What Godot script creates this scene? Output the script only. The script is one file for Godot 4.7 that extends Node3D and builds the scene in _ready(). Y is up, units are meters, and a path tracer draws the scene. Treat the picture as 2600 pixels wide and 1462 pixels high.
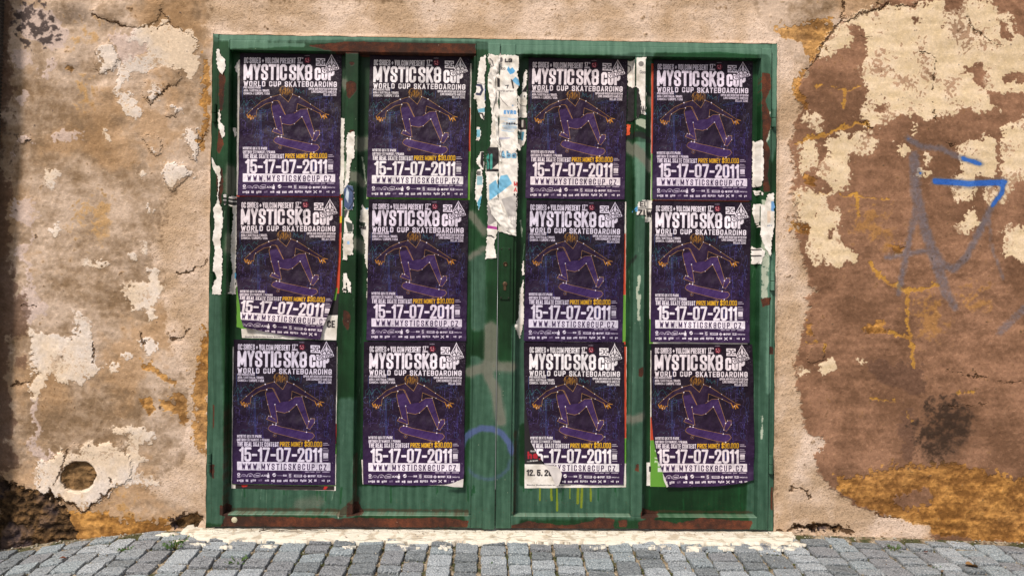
extends Node3D
# A rendered street wall with a green steel double door, pasted over with posters. Metres; the wall's face is z = 0, the door's foot is y = 0.

const HX := 1.1664
const HY := 2.018
const WALL_RECT := Rect2(-2.4, -0.3, 4.8, 2.7)
const WNX := 2048
const WNY := 1152
const DOOR_RECT := Rect2(-1.19, -0.02, 2.38, 2.06)
# pen strokes of a narrow sans alphabet: width | stroke | stroke ..., 4 wide and 10 high
const GLYPH := {
	"A": "4|0 10 2 0 4 10|.8 7.2 3.2 7.2", "B": "4|0 0 0 10 3 10 4 9 4 6 3 5 0 5|3 5 4 4 4 1 3 0 0 0", "C": "4|4 3 4 1 3 0 1 0 0 1 0 9 1 10 3 10 4 9 4 7",
	"D": "4|0 0 0 10 2.8 10 4 8.8 4 1.2 2.8 0 0 0", "E": "3.4|3.4 0 0 0 0 10 3.4 10|0 5 3 5", "F": "3.4|3.4 0 0 0 0 10|0 5 3 5", "G": "4|4 3 4 1 3 0 1 0 0 1 0 9 1 10 3 10 4 9 4 5.5 2.2 5.5",
	"H": "4|0 0 0 10|4 0 4 10|0 5 4 5", "I": "0|0 0 0 10", "J": "3|3 0 3 9 2 10 1 10 0 9 0 7.5", "K": "4|0 0 0 10|4 0 0 5.8|1.3 4.2 4 10", "L": "3.2|0 0 0 10 3.2 10",
	"M": "5.6|0 10 0 0 2.8 8.6 5.6 0 5.6 10", "N": "4|0 10 0 0 4 10 4 0", "O": "4|1 0 3 0 4 1 4 9 3 10 1 10 0 9 0 1 1 0", "P": "4|0 10 0 0 3 0 4 1 4 4.6 3 5.6 0 5.6",
	"Q": "4|1 0 3 0 4 1 4 9 3 10 1 10 0 9 0 1 1 0|2.6 8 4.4 10.4", "R": "4|0 10 0 0 3 0 4 1 4 4.6 3 5.6 0 5.6|2 5.6 4 10", "S": "4|4 2.8 4 1 3 0 1 0 0 1 0 3.2 1 4.4 3 5.6 4 6.8 4 9 3 10 1 10 0 9 0 7.2",
	"T": "4|0 0 4 0|2 0 2 10", "U": "4|0 0 0 9 1 10 3 10 4 9 4 0", "V": "4|0 0 2 10 4 0", "W": "6|0 0 1.5 10 3 1.5 4.5 10 6 0", "X": "4|0 0 4 10|4 0 0 10", "Y": "4|0 0 2 5.4 4 0|2 5.4 2 10", "Z": "4|0 0 4 0 0 10 4 10",
	"0": "4|1 0 3 0 4 1 4 9 3 10 1 10 0 9 0 1 1 0", "1": "1.7|0 1.7 1.7 .3|1.7 0 1.7 10", "2": "4|0 2.8 0 1 1 0 3 0 4 1 4 3 0 10|0 10 4 10", "3": "4|0 2.4 0 1 1 0 3 0 4 1 4 4 3 5 1.4 5|3 5 4 6 4 9 3 10 1 10 0 9 0 7.6",
	"4": "4|3 10 3 0 0 7 4 7", "5": "4|4 0 0 0 0 4.8 1 4 3 4 4 5 4 9 3 10 1 10 0 9 0 7.4", "6": "4|4 2.4 4 1 3 0 1 0 0 1 0 9 1 10 3 10 4 9 4 5.4 3 4.4 0 4.4", "7": "4|0 0 4 0 1.4 10", "8": "4|1 0 3 0 4 1 4 4 3 5 1 5 0 4 0 1 1 0|1 5 0 6 0 9 1 10 3 10 4 9 4 6 3 5",
	"9": "4|4 5.6 1 5.6 0 4.6 0 1 1 0 3 0 4 1 4 9 3 10 1 10 0 9 0 7.6", "-": "2.4|0 5.5 2.4 5.5", "+": "4|2 3 2 8|0 5.5 4 5.5", ".": "0|0 9.5 0 10", "/": "2.6|0 10 2.6 0", "$": "4|4 2.8 4 1 3 0 1 0 0 1 0 3.2 4 6.8 4 9 3 10 1 10 0 9 0 7.2|2 -1.2 2 11.2",
	"Š": "4|4 2.8 4 1 3 0 1 0 0 1 0 3.2 4 6.8 4 9 3 10 1 10 0 9 0 7.2|.8 -2.6 2 -1.4 3.2 -2.6", "Í": "0|0 0 0 10|0 -1.6 .8 -3", "Ř": "4|0 10 0 0 3 0 4 1 4 4.6 3 5.6 0 5.6|2 5.6 4 10|.8 -2.6 2 -1.4 3.2 -2.6",
	"o": "4|1 4 3 4 4 5 4 9 3 10 1 10 0 9 0 5 1 4", "e": "4|0 7 4 7 4 5 3 4 1 4 0 5 0 9 1 10 3.6 10", "h": "3.6|0 0 0 10|0 5.5 1 4 2.6 4 3.6 5 3.6 10", "y": "4|0 4 2 9.6|4 4 1.4 12 0 12.4", "b": "4|0 0 0 10 3 10 4 9 4 5 3 4 0 4", "a": "4|0 4.6 1 4 3 4 4 5 4 10|4 6.6 1 6.6 0 7.6 0 9 1 10 3 10 4 9",
	"c": "3.6|3.6 5 2.8 4 1 4 0 5 0 9 1 10 2.8 10 3.6 9", "d": "4|4 0 4 10 1 10 0 9 0 5 1 4 4 4", "j": "1|1 4 1 12 0 12.6|1 1.4 1 2", "l": "0|0 0 0 10", "m": "6|0 10 0 4 2 4 3 5 3 10|3 5 4 4 5 4 6 5 6 10", "n": "3.8|0 10 0 4 2.8 4 3.8 5 3.8 10", "z": "3.6|0 4 3.6 4 0 10 3.6 10", "p": "4|0 13 0 4 3 4 4 5 4 9 3 10 0 10", "g": "4|4 4 4 12 3 13 1 13|4 4 1 4 0 5 0 9 1 10 4 10",
	"r": "2.4|0 4 0 10|0 5.6 1 4.2 2.4 4", "i": "0|0 4 0 10|0 1.4 0 2", "u": "4|0 4 0 9 1 10 3 10 4 9|4 4 4 10", "s": "3.4|3.4 5 2.6 4 .8 4 0 5 0 6 3.4 8 3.4 9 2.6 10 .8 10 0 9", "t": "2.6|1 1 1 9 2 10 2.6 10|0 4 2.6 4", "v": "4|0 4 2 10 4 4", "w": "6|0 4 1.5 10 3 4.6 4.5 10 6 4", "k": "3.6|0 0 0 10|3.4 4 0 7.6|1.2 6.6 3.6 10",
}


class Cv:   # a sheet to print and paint on
	var w: int
	var h: int
	var n: int
	var d: PackedByteArray
	func _init(ww: int, hh: int, nn: int, c: Color) -> void:
		w = ww
		h = hh
		n = nn
		var im := Image.create(w, h, false, Image.FORMAT_RGB8 if n == 3 else Image.FORMAT_L8)
		im.fill(c)
		d = im.get_data()
	func image() -> Image:
		return Image.create_from_data(w, h, false, Image.FORMAT_RGB8 if n == 3 else Image.FORMAT_L8, d)
	func put(i: int, j: int, c: Color, a: float) -> void:
		if i < 0 or j < 0 or i >= w or j >= h or a <= 0.0:
			return
		a = minf(a, 1.0)
		var k := (j * w + i) * n
		d[k] = int(d[k] + (c.r * 255.0 - d[k]) * a + 0.5)
		if n == 3:
			d[k + 1] = int(d[k + 1] + (c.g * 255.0 - d[k + 1]) * a + 0.5)
			d[k + 2] = int(d[k + 2] + (c.b * 255.0 - d[k + 2]) * a + 0.5)
	func poly(pts: PackedVector2Array, c: Color, a := 1.0) -> void:
		var y0 := INF
		var y1 := -INF
		var m := pts.size()
		for p in pts:
			y0 = minf(y0, p.y)
			y1 = maxf(y1, p.y)
		var cov := PackedFloat32Array()
		cov.resize(w + 1)
		for j in range(maxi(0, floori(y0)), mini(h, ceili(y1))):
			cov.fill(0.0)
			var lo := w
			var hi := -1
			for s in 3:
				var y := j + (s + 0.5) / 3.0
				var xs: Array[float] = []
				for k in m:
					var p := pts[k]
					var q := pts[(k + 1) % m]
					if (p.y <= y) != (q.y <= y):
						xs.append(p.x + (y - p.y) / (q.y - p.y) * (q.x - p.x))
				xs.sort()
				for k in range(0, xs.size() - 1, 2):
					var a0 := clampf(xs[k], 0, w - 0.01)
					var a1 := clampf(xs[k + 1], 0, w - 0.01)
					if a1 <= a0:
						continue
					var i0 := int(a0)
					var i1 := int(a1)
					if i0 == i1:
						cov[i0] += (a1 - a0) / 3.0
					else:
						cov[i0] += (i0 + 1 - a0) / 3.0
						cov[i1] += (a1 - i1) / 3.0
						for i in range(i0 + 1, i1):
							cov[i] += 0.33334
					lo = mini(lo, i0)
					hi = maxi(hi, i1)
			for i in range(lo, hi + 1):
				if cov[i] > 0.0:
					put(i, j, c, cov[i] * a)
	func rect(x0: float, y0: float, x1: float, y1: float, c: Color, a := 1.0) -> void:
		poly(PackedVector2Array([Vector2(x0, y0), Vector2(x1, y0), Vector2(x1, y1), Vector2(x0, y1)]), c, a)
	func seg(p: Vector2, q: Vector2, wd: float, c: Color, a := 1.0, round0 := true, round1 := true, soft := 1.0) -> void:
		var l := p.distance_to(q)
		var dir := (q - p) / maxf(l, 1e-6)
		var r := wd * 0.5
		var e := r + soft
		for j in range(maxi(0, floori(minf(p.y, q.y) - e)), mini(h, ceili(maxf(p.y, q.y) + e) + 1)):
			for i in range(maxi(0, floori(minf(p.x, q.x) - e)), mini(w, ceili(maxf(p.x, q.x) + e) + 1)):
				var v := Vector2(i + 0.5, j + 0.5) - p
				var t := v.dot(dir)
				var s := absf(v.x * dir.y - v.y * dir.x)
				var k := 1.0
				if t < 0.0:
					if round0:
						s = v.length()
					else:
						k = clampf(t + 0.5, 0, 1)
				elif t > l:
					if round1:
						s = v.distance_to(dir * l)
					else:
						k = clampf(l - t + 0.5, 0, 1)
				k *= clampf((r - s) / soft + 0.5, 0, 1)
				if k > 0.0:
					put(i, j, c, k * a)
	func dot(p: Vector2, r: float, c: Color, a := 1.0) -> void:
		seg(p, p + Vector2(0.001, 0), r * 2.0, c, a)
	func path(pts: PackedVector2Array, wd: float, c: Color, a := 1.0, closed := false, soft := 1.0, caps := true) -> void:
		var m := pts.size()
		for k in (m if closed else m - 1):
			seg(pts[k], pts[(k + 1) % m], wd, c, a, caps or closed or k > 0, caps or closed or k < m - 2, soft)
	# a line of lettering that fills the width given; t: thickness of the pen
	func text(s: String, x: float, y: float, wide: float, high: float, t: float, c: Color, gap := 0.5, tilt := 0.0, a := 1.0) -> void:
		var sum := 0.0
		var fixed := 0.0
		for ch in s:
			if ch == " ":
				sum += 1.8
			else:
				sum += GLYPH[ch].get_slice("|", 0).to_float()
				fixed += t
			fixed += t * gap
		fixed -= t * gap
		var ux := maxf((wide - fixed) / maxf(sum, 0.1), 0.02)
		var uy := (high - t) / 10.0
		var at := 0.0
		for ch in s:
			if ch == " ":
				at += 1.8 * ux + t * gap
				continue
			var parts: PackedStringArray = GLYPH[ch].split("|")
			for k in range(1, parts.size()):
				var f := parts[k].split_floats(" ")
				var pts := PackedVector2Array()
				for m in range(0, f.size() - 1, 2):
					pts.append(Vector2(x, y) + Vector2(at + t * 0.5 + f[m] * ux, t * 0.5 + f[m + 1] * uy).rotated(tilt))
				if pts.size() > 2 or ch in "I.-" or true:
					# flat ends reach past the pen's centre
					var e0 := (pts[0] - pts[1]).normalized() * t * 0.5
					var e1 := (pts[-1] - pts[-2]).normalized() * t * 0.5
					if pts[0].distance_to(pts[-1]) > 0.01:
						pts[0] += e0
						pts[-1] += e1
				path(pts, t, c, a, false, 1.0, false)
			at += parts[0].to_float() * ux + t + t * gap


# ---------- small helpers ----------
var rng := RandomNumberGenerator.new()
var mats := {}


func V(mm: Array) -> PackedVector2Array:   # millimetres on the wall's face
	var o := PackedVector2Array()
	for k in range(0, mm.size() - 1, 2):
		o.append(Vector2(mm[k], mm[k + 1]) * 0.001)
	return o


func c8(r: float, g: float, b: float) -> Color:
	return Color(r / 255.0, g / 255.0, b / 255.0)


func noise(seed_: int, freq: float, octaves := 4, type := FastNoiseLite.TYPE_SIMPLEX_SMOOTH) -> FastNoiseLite:
	var f := FastNoiseLite.new()
	f.seed = seed_
	f.frequency = freq
	f.noise_type = type
	f.fractal_octaves = octaves
	return f


func noise_bytes(seed_: int, freq: float, w: int, h: int, octaves := 4) -> PackedByteArray:
	var im := noise(seed_, freq, octaves).get_image(w, h, false, false, true)
	im.convert(Image.FORMAT_L8)
	return im.get_data()


# soft coverage of outlines on a rectangle, fine enough for a nx by ny texture; soft: how many cells wide the softened picture is
func mask(r: Rect2, nx: int, ny: int, soft: int, add: Array, sub: Array = [], lines: Array = []) -> PackedByteArray:
	var cw := 1024
	var ch := int(1024.0 * ny / nx)
	var cv := Cv.new(cw, ch, 1, Color.BLACK)
	for p in add:
		cv.poly(on(p, r, cw, ch), Color.WHITE)
	for l in lines:
		var v: float = l[2] if l.size() > 2 else 1.0
		cv.path(on(l[0], r, cw, ch), l[1] / r.size.x * cw, Color(v, v, v))
	for p in sub:
		cv.poly(on(p, r, cw, ch), Color.BLACK)
	var im := cv.image()
	if soft < cw:
		im.resize(soft, int(soft * float(ny) / nx), Image.INTERPOLATE_LANCZOS)
	im.resize(nx, ny, Image.INTERPOLATE_CUBIC)
	return im.get_data()


func on(pts: PackedVector2Array, r: Rect2, nx: int, ny: int) -> PackedVector2Array:
	var o := PackedVector2Array()
	for p in pts:
		o.append(Vector2((p.x - r.position.x) / r.size.x * nx, (r.end.y - p.y) / r.size.y * ny))
	return o


func mi(called: String, mesh: Mesh, m: Material, parent: Node) -> MeshInstance3D:
	var o := MeshInstance3D.new()
	o.name = called
	o.mesh = mesh
	o.material_override = m
	parent.add_child(o, true)
	return o


func tag(o: Node, label: String, category: String, group := "", kind := "") -> Node:
	if label:
		o.set_meta("label", label)
	if category:
		o.set_meta("category", category)
	if group:
		o.set_meta("group", group)
	if kind:
		o.set_meta("kind", kind)
	return o


func base(called: String, at := Vector3.ZERO) -> Node3D:
	var o := Node3D.new()
	o.name = called
	add_child(o, true)
	o.position = at
	return o


func no_uv(_p: Vector3) -> Vector2:
	return Vector2.ZERO


func tri(st: SurfaceTool, pts: Array, away: Vector3, uv: Callable) -> void:
	# a convex face, turned so that it looks away from a point inside
	var nrm: Vector3 = (pts[1] - pts[0]).cross(pts[2] - pts[0])
	var mid := Vector3.ZERO
	for p in pts:
		mid += p / pts.size()
	var list := pts.duplicate()
	if nrm.dot(mid - away) > 0.0:
		list.reverse()
	for k in range(1, list.size() - 1):
		for p in [list[0], list[k], list[k + 1]]:
			st.set_uv(uv.call(p))
			st.add_vertex(p)


# a box with chamfered edges, b the chamfer
func box(st: SurfaceTool, lo: Vector3, hi: Vector3, b: float, uv: Callable = no_uv) -> void:
	var mid := (lo + hi) * 0.5
	var half := (hi - lo) * 0.5
	b = minf(b, minf(half.x, minf(half.y, half.z)) * 0.9)
	var at := func(s: Vector3, axis: int) -> Vector3:
		var h := half - Vector3(b, b, b)
		h[axis] = half[axis]
		return mid + s * h
	st.set_smooth_group(-1)
	for axis in 3:
		var u := (axis + 1) % 3
		var v := (axis + 2) % 3
		for s in [-1.0, 1.0]:
			var q := []
			for k in [[-1.0, -1.0], [1.0, -1.0], [1.0, 1.0], [-1.0, 1.0]]:
				var sg := Vector3.ZERO
				sg[axis] = s
				sg[u] = k[0]
				sg[v] = k[1]
				q.append(at.call(sg, axis))
			tri(st, q, mid, uv)
			for s2 in [-1.0, 1.0]:   # the chamfer towards axis u
				var e := []
				for k in [[axis, -1.0], [axis, 1.0], [u, 1.0], [u, -1.0]]:
					var sg := Vector3.ZERO
					sg[axis] = s
					sg[u] = s2
					sg[v] = k[1]
					e.append(at.call(sg, k[0]))
				tri(st, e, mid, uv)
	for sx in [-1.0, 1.0]:
		for sy in [-1.0, 1.0]:
			for sz in [-1.0, 1.0]:
				var sg := Vector3(sx, sy, sz)
				tri(st, [at.call(sg, 0), at.call(sg, 1), at.call(sg, 2)], mid, uv)


func begin() -> SurfaceTool:
	var st := SurfaceTool.new()
	st.begin(Mesh.PRIMITIVE_TRIANGLES)
	return st


func done(st: SurfaceTool) -> ArrayMesh:
	st.generate_normals()
	return st.commit()


func tex(im: Image) -> ImageTexture:
	return ImageTexture.create_from_image(im)


func plain(called: String, c: Color, rough := 0.8, metal := 0.0) -> StandardMaterial3D:
	var m := StandardMaterial3D.new()
	m.resource_name = called
	m.albedo_color = c
	m.roughness = rough
	m.metallic = metal
	return m


func noise_tex(seed_: int, freq: float, octaves: int, ramp: Array, size := 512) -> ImageTexture:
	# a seamless noise, coloured by a ramp of [offset, colour]
	var im := noise(seed_, freq, octaves).get_seamless_image(size, size)
	im.convert(Image.FORMAT_L8)
	var src := im.get_data()
	if ramp.is_empty():
		return tex(im)
	var g := Gradient.new()
	var off := PackedFloat32Array()
	var col := PackedColorArray()
	for r in ramp:
		off.append(r[0])
		col.append(r[1])
	g.offsets = off
	g.colors = col
	var lut := PackedByteArray()
	for k in 256:
		var c := g.sample(k / 255.0)
		lut.append_array([int(c.r * 255), int(c.g * 255), int(c.b * 255)])
	var out := PackedByteArray()
	out.resize(size * size * 3)
	for k in size * size:
		var v := src[k] * 3
		out[k * 3] = lut[v]
		out[k * 3 + 1] = lut[v + 1]
		out[k * 3 + 2] = lut[v + 2]
	return tex(Image.create_from_data(size, size, false, Image.FORMAT_RGB8, out))


# ---------- the wall ----------
var wall_h := PackedFloat32Array()   # relief in millimetres on a coarse raster
const RNX := 686
const RNY := 386


func wall_picture() -> Array:
	var nx := WNX
	var ny := WNY
	var R := WALL_RECT
	# paint that still sticks to the render
	var cream := mask(R, nx, ny, 300, [
		V([-1508,1987,-1460,2042,-1354,2060,-1226,1988,-1271,1958,-1237,1918,-1237,1868,-1261,1826,-1310,1867,-1376,1890,-1425,1857,-1506,1863,-1523,1904,-1491,1913,-1409,1923,-1443,1964]), V([-1638,1948,-1590,1974,-1552,1937,-1539,1879,-1572,1867,-1605,1870,-1620,1845,-1649,1861]),
		V([-1547,1871,-1507,1868,-1506,1839,-1538,1805,-1521,1764,-1546,1756,-1554,1797]), V([-1505,1764,-1464,1749,-1463,1707,-1455,1683,-1479,1662,-1528,1682,-1541,1723,-1529,1748]), V([-1391,1799,-1349,1804,-1374,1767,-1415,1737,-1425,1757]),
		V([-1266,1632,-1229,1624,-1233,1587,-1216,1546,-1231,1496,-1256,1504,-1269,1578]), V([-1353,1470,-1313,1479,-1264,1471,-1263,1430,-1304,1429,-1328,1396,-1352,1371,-1359,1428]), V([-1459,1452,-1437,1460,-1443,1429,-1466,1427]), V([-1842,1446,-1785,1457,-1799,1414,-1788,1377,-1808,1371,-1827,1397]),
		V([-1824,1216,-1782,1235,-1762,1213,-1796,1187,-1820,1200]), V([-1669,1095,-1625,1078,-1594,1106,-1591,1080,-1625,1061,-1665,1069]), V([-1434,1312,-1413,1319,-1422,1269,-1432,1279]), V([-1433,1190,-1406,1139,-1410,1088,-1429,1147]), V([-1523,1123,-1495,1132,-1451,1099,-1479,1097,-1511,1110]),
		V([-1432,1047,-1388,1047,-1381,1000,-1392,959,-1431,959,-1418,999]), V([-1424,1543,-1390,1517,-1369,1545,-1372,1517,-1398,1509]), V([-1614,1614,-1574,1584,-1572,1564,-1593,1567]), V([-1341,1709,-1308,1718,-1316,1696,-1336,1691]),
		V([-1519,973,-1484,995,-1369,997,-1370,926,-1391,899,-1441,885,-1510,873,-1492,908,-1522,914]), V([-1443,875,-1404,886,-1382,859,-1395,833,-1434,836]), V([-1447,756,-1386,754,-1378,719,-1414,691,-1445,709]),
		V([-1702,889,-1619,859,-1643,824,-1652,774,-1630,742,-1634,659,-1599,639,-1649,606,-1697,571,-1738,591,-1763,566,-1780,625,-1827,602,-1831,551,-1866,509,-1883,493,-1886,558,-1878,657,-1895,739,-1898,821,-1856,797,-1798,769,-1741,769,-1717,798,-1707,839]),
		V([-1601,645,-1559,658,-1524,654,-1533,608,-1553,635]), V([-1535,693,-1496,703,-1468,686,-1487,671]), V([-1713,289,-1637,347,-1564,352,-1514,307,-1482,319,-1483,385,-1564,376,-1516,414,-1434,410,-1381,365,-1430,332,-1380,283,-1396,247,-1440,275,-1462,200,-1366,209,-1344,168,-1430,158,-1479,166,-1544,151,-1560,126,-1641,76,-1673,64,-1755,108,-1845,132,-1855,247,-1758,305,-1734,297]),
		V([1449,2114,1516,2148,1583,2166,1634,2184,1753,2186,1803,2221,1854,2222,1888,2164,1956,2165,1973,2224,2075,2226,2092,2150,2161,2109,2229,2094,2230,1933,2145,1924,2094,1897,2094,1864,2061,1813,2069,1762,2019,1736,1993,1761,1925,1731,1874,1726,1832,1700,1790,1716,1739,1740,1697,1723,1638,1705,1587,1671,1545,1704,1515,1712,1544,1788,1543,1872,1526,1888,1542,1998,1517,2064,1474,2064,1449,2021,1407,1995,1365,1953,1348,1978,1407,2079]),
		V([1368,1626,1435,1639,1486,1636,1536,1670,1553,1679,1592,1637,1588,1587,1554,1566,1487,1560,1462,1535,1479,1510,1471,1460,1454,1426,1404,1404,1370,1374,1387,1350,1413,1316,1434,1325,1438,1367,1451,1334,1455,1275,1439,1233,1469,1175,1494,1108,1465,1116,1415,1091,1389,1099,1372,1165,1364,1098,1330,1098,1296,1173,1304,1223,1261,1281,1252,1381,1252,1415,1362,1399,1404,1417,1361,1450,1336,1474,1361,1508,1377,1550]),
		V([1273,1742,1301,1737,1302,1688,1273,1698]), V([1313,1732,1355,1728,1369,1668,1343,1644,1310,1673]), V([1280,1609,1328,1615,1328,1566,1354,1542,1335,1498,1293,1489,1258,1455,1266,1532]), V([1666,1608,1689,1614,1706,1570,1671,1561]), V([1785,1566,1823,1575,1818,1540,1800,1511,1784,1529]), V([1751,1490,1798,1501,1793,1479,1751,1472]),
		V([1928,1609,2002,1628,2062,1654,2086,1611,2087,1473,2054,1473,1995,1484,2005,1459,1989,1406,1945,1367,1926,1407,1925,1474,1944,1517]), V([2108,1679,2232,1681,2233,1487,2182,1436,2157,1377,2123,1351,2106,1426,2139,1469,2110,1502]), V([2044,1434,2106,1431,2102,1376,2081,1340,2048,1384]), V([1943,1307,1989,1343,2003,1291,1980,1237,1935,1238]),
		V([2130,1242,2166,1274,2234,1268,2235,1116,2175,1140,2121,1139]), V([1721,1673,1754,1692,1751,1655,1724,1641]), V([1387,1797,1400,1802,1401,1789]), V([1469,1723,1489,1726,1486,1710]), V([1404,1817,1422,1819,1417,1808]),
		V([1965,2165,2092,2184,2169,2109,2229,2068,2230,1917,2102,1923,2017,2014]), V([2077,1880,2137,1864,2230,1891,2231,1824,2154,1831,2078,1821]), V([2095,1746,2231,1723,2232,1664,2104,1670]), V([2135,2202,2186,2186,2178,2135,2131,2151]), V([1348,688,1393,732,1437,707,1421,662,1358,651]), V([1278,636,1297,681,1316,644]), V([1516,706,1533,718,1537,702,1522,693]),
	], [
		V([1706,2127,1766,2151,1746,2099]), V([1842,2114,1875,2104,1855,2089]), V([1929,1920,2000,1948,2063,1922,2072,1863,2035,1843,1982,1887]), V([1599,1789,1639,1789,1639,1737,1585,1736]), V([1470,2118,1506,2098,1518,2039,1536,1972,1528,1930,1467,1894,1450,1929,1362,1943,1416,1987,1466,2030]),
		V([1363,1249,1406,1270,1417,1241,1380,1212]), V([1302,1315,1325,1325,1322,1288]), V([1418,1275,1447,1268,1432,1238]), V([-1441,348,-1383,300,-1391,250,-1432,283]), V([1585,1948,1627,1940,1619,1915]), V([2084,2142,2144,2117,2170,2050,2127,2058]), V([2073,1813,2146,1822,2137,1772,2086,1763]), V([2010,1719,2206,1748,2207,1705,2061,1678]),
		V([1888,2197,1948,2198,1939,2156,1897,2154]), V([2109,2227,2228,2229,2229,2144,2143,2160]), V([2160,2168,2229,2170,2230,2009,2195,2051]),
	])
	# old whitewash and salts on the left
	var lilac := mask(R, nx, ny, 256, [V([-1994,1535,-1956,1436,-1914,1388,-1921,1322,-1970,1313,-1961,1239,-1895,1215,-1911,1158,-1951,1124,-1893,1051,-1899,945,-1865,945,-1872,1052,-1907,1125,-1890,1199,-1902,1339,-1930,1420,-1969,1461,-1970,1510]), V([-1908,994,-1874,936,-1823,888,-1863,836,-1899,828,-1926,903]),
		V([-1828,1578,-1755,1622,-1695,1588,-1738,1566,-1795,1552]), V([-1866,1899,-1784,1908,-1833,1866,-1832,1800,-1852,1833]), V([-1980,1946,-1907,1939,-1898,1874,-1979,1856]), V([-1970,1790,-1929,1782,-1928,1717,-1977,1732]), V([-1876,526,-1843,526,-1848,296,-1759,313,-1855,247,-1881,329]), V([-1983,2095,-1934,2128,-1837,2122,-1762,2016,-1761,1958,-1834,1949,-1916,1997]), V([-1962,1576,-1934,1597,-1897,1565,-1941,1555]),
		V([-1574,2003,-1460,2038,-1410,1948,-1507,1880,-1540,1904])])
	var brown := mask(R, nx, ny, 256, [V([1447,2119,1382,2037,1340,1965,1290,1909,1249,1800,1247,1615,1237,1448,1252,1365,1254,1197,1297,1047,1333,990,1333,964,2321,975,2313,2340,1684,2328,1583,2171,1516,2147]),
		V([1340,1031,1307,922,1268,788,1270,554,1286,420,1389,388,1396,354,1348,295,1332,228,1440,162,1499,113,1584,72,1821,40,1832,-61,2330,-58,2324,1043])])
	var pale := mask(R, nx, ny, 128, [V([1163,2025,1247,1951,1266,1909,1239,1808,1249,1616,1238,1448,1254,1365,1255,1197,1299,1048,1335,981,1138,979,1129,2024]), V([1138,1029,1340,998,1309,922,1270,788,1272,554,1288,420,1391,388,1398,354,1349,295,1333,229,1442,162,1501,113,1586,72,1822,40,1838,-44,1147,-48]),
		V([-1206,1480,-1287,1421,-1368,1329,-1390,1164,-1362,934,-1149,937,-1157,1464]), V([-1353,1000,-1342,810,-1274,646,-1247,465,-1301,251,-1430,119,-1176,71,-1137,252,-1148,1002]), V([-1201,2174,1043,2215,1210,2021,1144,2003,-1183,2004])])
	var ochre := mask(R, nx, ny, 256, [V([-1747,67,-1649,51,-1576,64,-1542,32,-1428,16,-1346,16,-1296,8,-1305,-20,-1427,-58,-1573,-75,-1703,-92,-1713,-6]), V([-1462,513,-1384,540,-1358,481,-1402,452,-1422,480]), V([-1347,506,-1314,559,-1261,531,-1252,482,-1261,421,-1303,420,-1315,465]), V([-1449,653,-1405,673,-1319,616,-1285,587,-1314,583,-1392,634]),
		V([-1191,804,-1158,804,-1154,532,-1171,334,-1210,281,-1228,416,-1222,531,-1235,647]), V([-1213,1951,-1170,1886,-1168,1795,-1198,1579,-1207,1505,-1227,1579,-1205,1695,-1200,1827]), V([-1769,1890,-1744,1896,-1738,1868,-1762,1859]),
		V([1513,825,1561,858,1629,870,1666,838,1649,817,1578,816]), V([1431,223,1532,233,1701,286,1819,274,1904,291,1989,262,2244,206,2245,-58,1830,-19,1821,23,1652,64,1567,80,1491,129,1447,163]), V([1187,2096,1297,2124,1402,2125,1418,2080,1350,1976,1333,1950,1295,1950,1277,2031,1175,2046]), V([1245,1900,1288,1913,1276,1800,1303,1757,1266,1745,1237,1808]),
		V([1246,1274,1316,1258,1297,1228,1250,1237]), V([1630,1175,1695,1206,1697,1151,1642,1139]), V([1308,863,1333,868,1329,809,1308,813]), V([1277,1482,1327,1474,1319,1424,1281,1423])],
		[V([1656,139,1813,185,1832,123,1736,94,1665,112])])
	var vein := mask(R, nx, ny, 640, [], [], [[V([1680,1017,1721,994,1723,859,1741,784,1755,682]), .016], [V([1721,994,1789,1008,1851,1025]), .012], [V([1671,815,1736,813]), .02], [V([1646,825,1684,809]), .012], [V([1250,1609,1368,1644,1519,1697,1557,1679]), .015], [V([1392,1846,1451,1828,1518,1846]), .006], [V([1451,1828,1445,1748]), .008], [V([1256,1391,1390,1402]), .012], [V([1437,1396,1640,1376]), .010], [V([1505,1385,1516,1308]), .010], [V([1563,1112,1609,1051,1721,996]), .013], [V([1333,1843,1354,1845]), .014], [V([1572,548,1682,532]), .006], [V([1936,568,1970,585,2004,570]), .006], [V([1716,503,1746,449]), .005], [V([1300,778,1352,782]), .006], [V([1379,772,1373,730]), .006]])
	var rust := mask(R, nx, ny, 64, [V([-1714,1852,-1657,1861,-1642,1680,-1703,1679]), V([-1698,1333,-1555,1327,-1586,1170,-1683,1152]), V([-1787,2065,-1672,2026,-1687,1951,-1753,1983]), V([1746,977,1865,962,1900,811,1782,793]), V([-1544,101,-1429,94,-1437,36,-1526,36]), V([1522,1368,1606,1353,1642,1160,1557,1151]), V([-1664,2042,-1542,2036,-1574,1986,-1647,1993]), V([1967,1005,2086,981,2052,896,1976,912])])
	var dark := mask(R, nx, ny, 256, [V([-2033,200,-1951,164,-1796,116,-1747,75,-1717,18,-1700,-39,-1711,-105,-2027,-155]), V([-1309,19,-1224,57,-1187,38,-1196,8,-1248,-17,-1300,-12]), V([1243,9,1283,20,1298,-2,1243,-9]), V([1315,15,1390,24,1458,7,1509,-9,1315,-7])])
	var soot_and_shade := mask(R, nx, ny, 52, [V([1759,424,1775,491,1817,558,1868,484,1902,559,1970,526,2004,460,1980,359,1938,300,1819,307,1768,357]), V([-2065,2151,-2018,2152,-2017,1732,-2009,1403,-2053,1402])])  # second outline: shade of the hose, painted onto the wall's left margin
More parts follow.
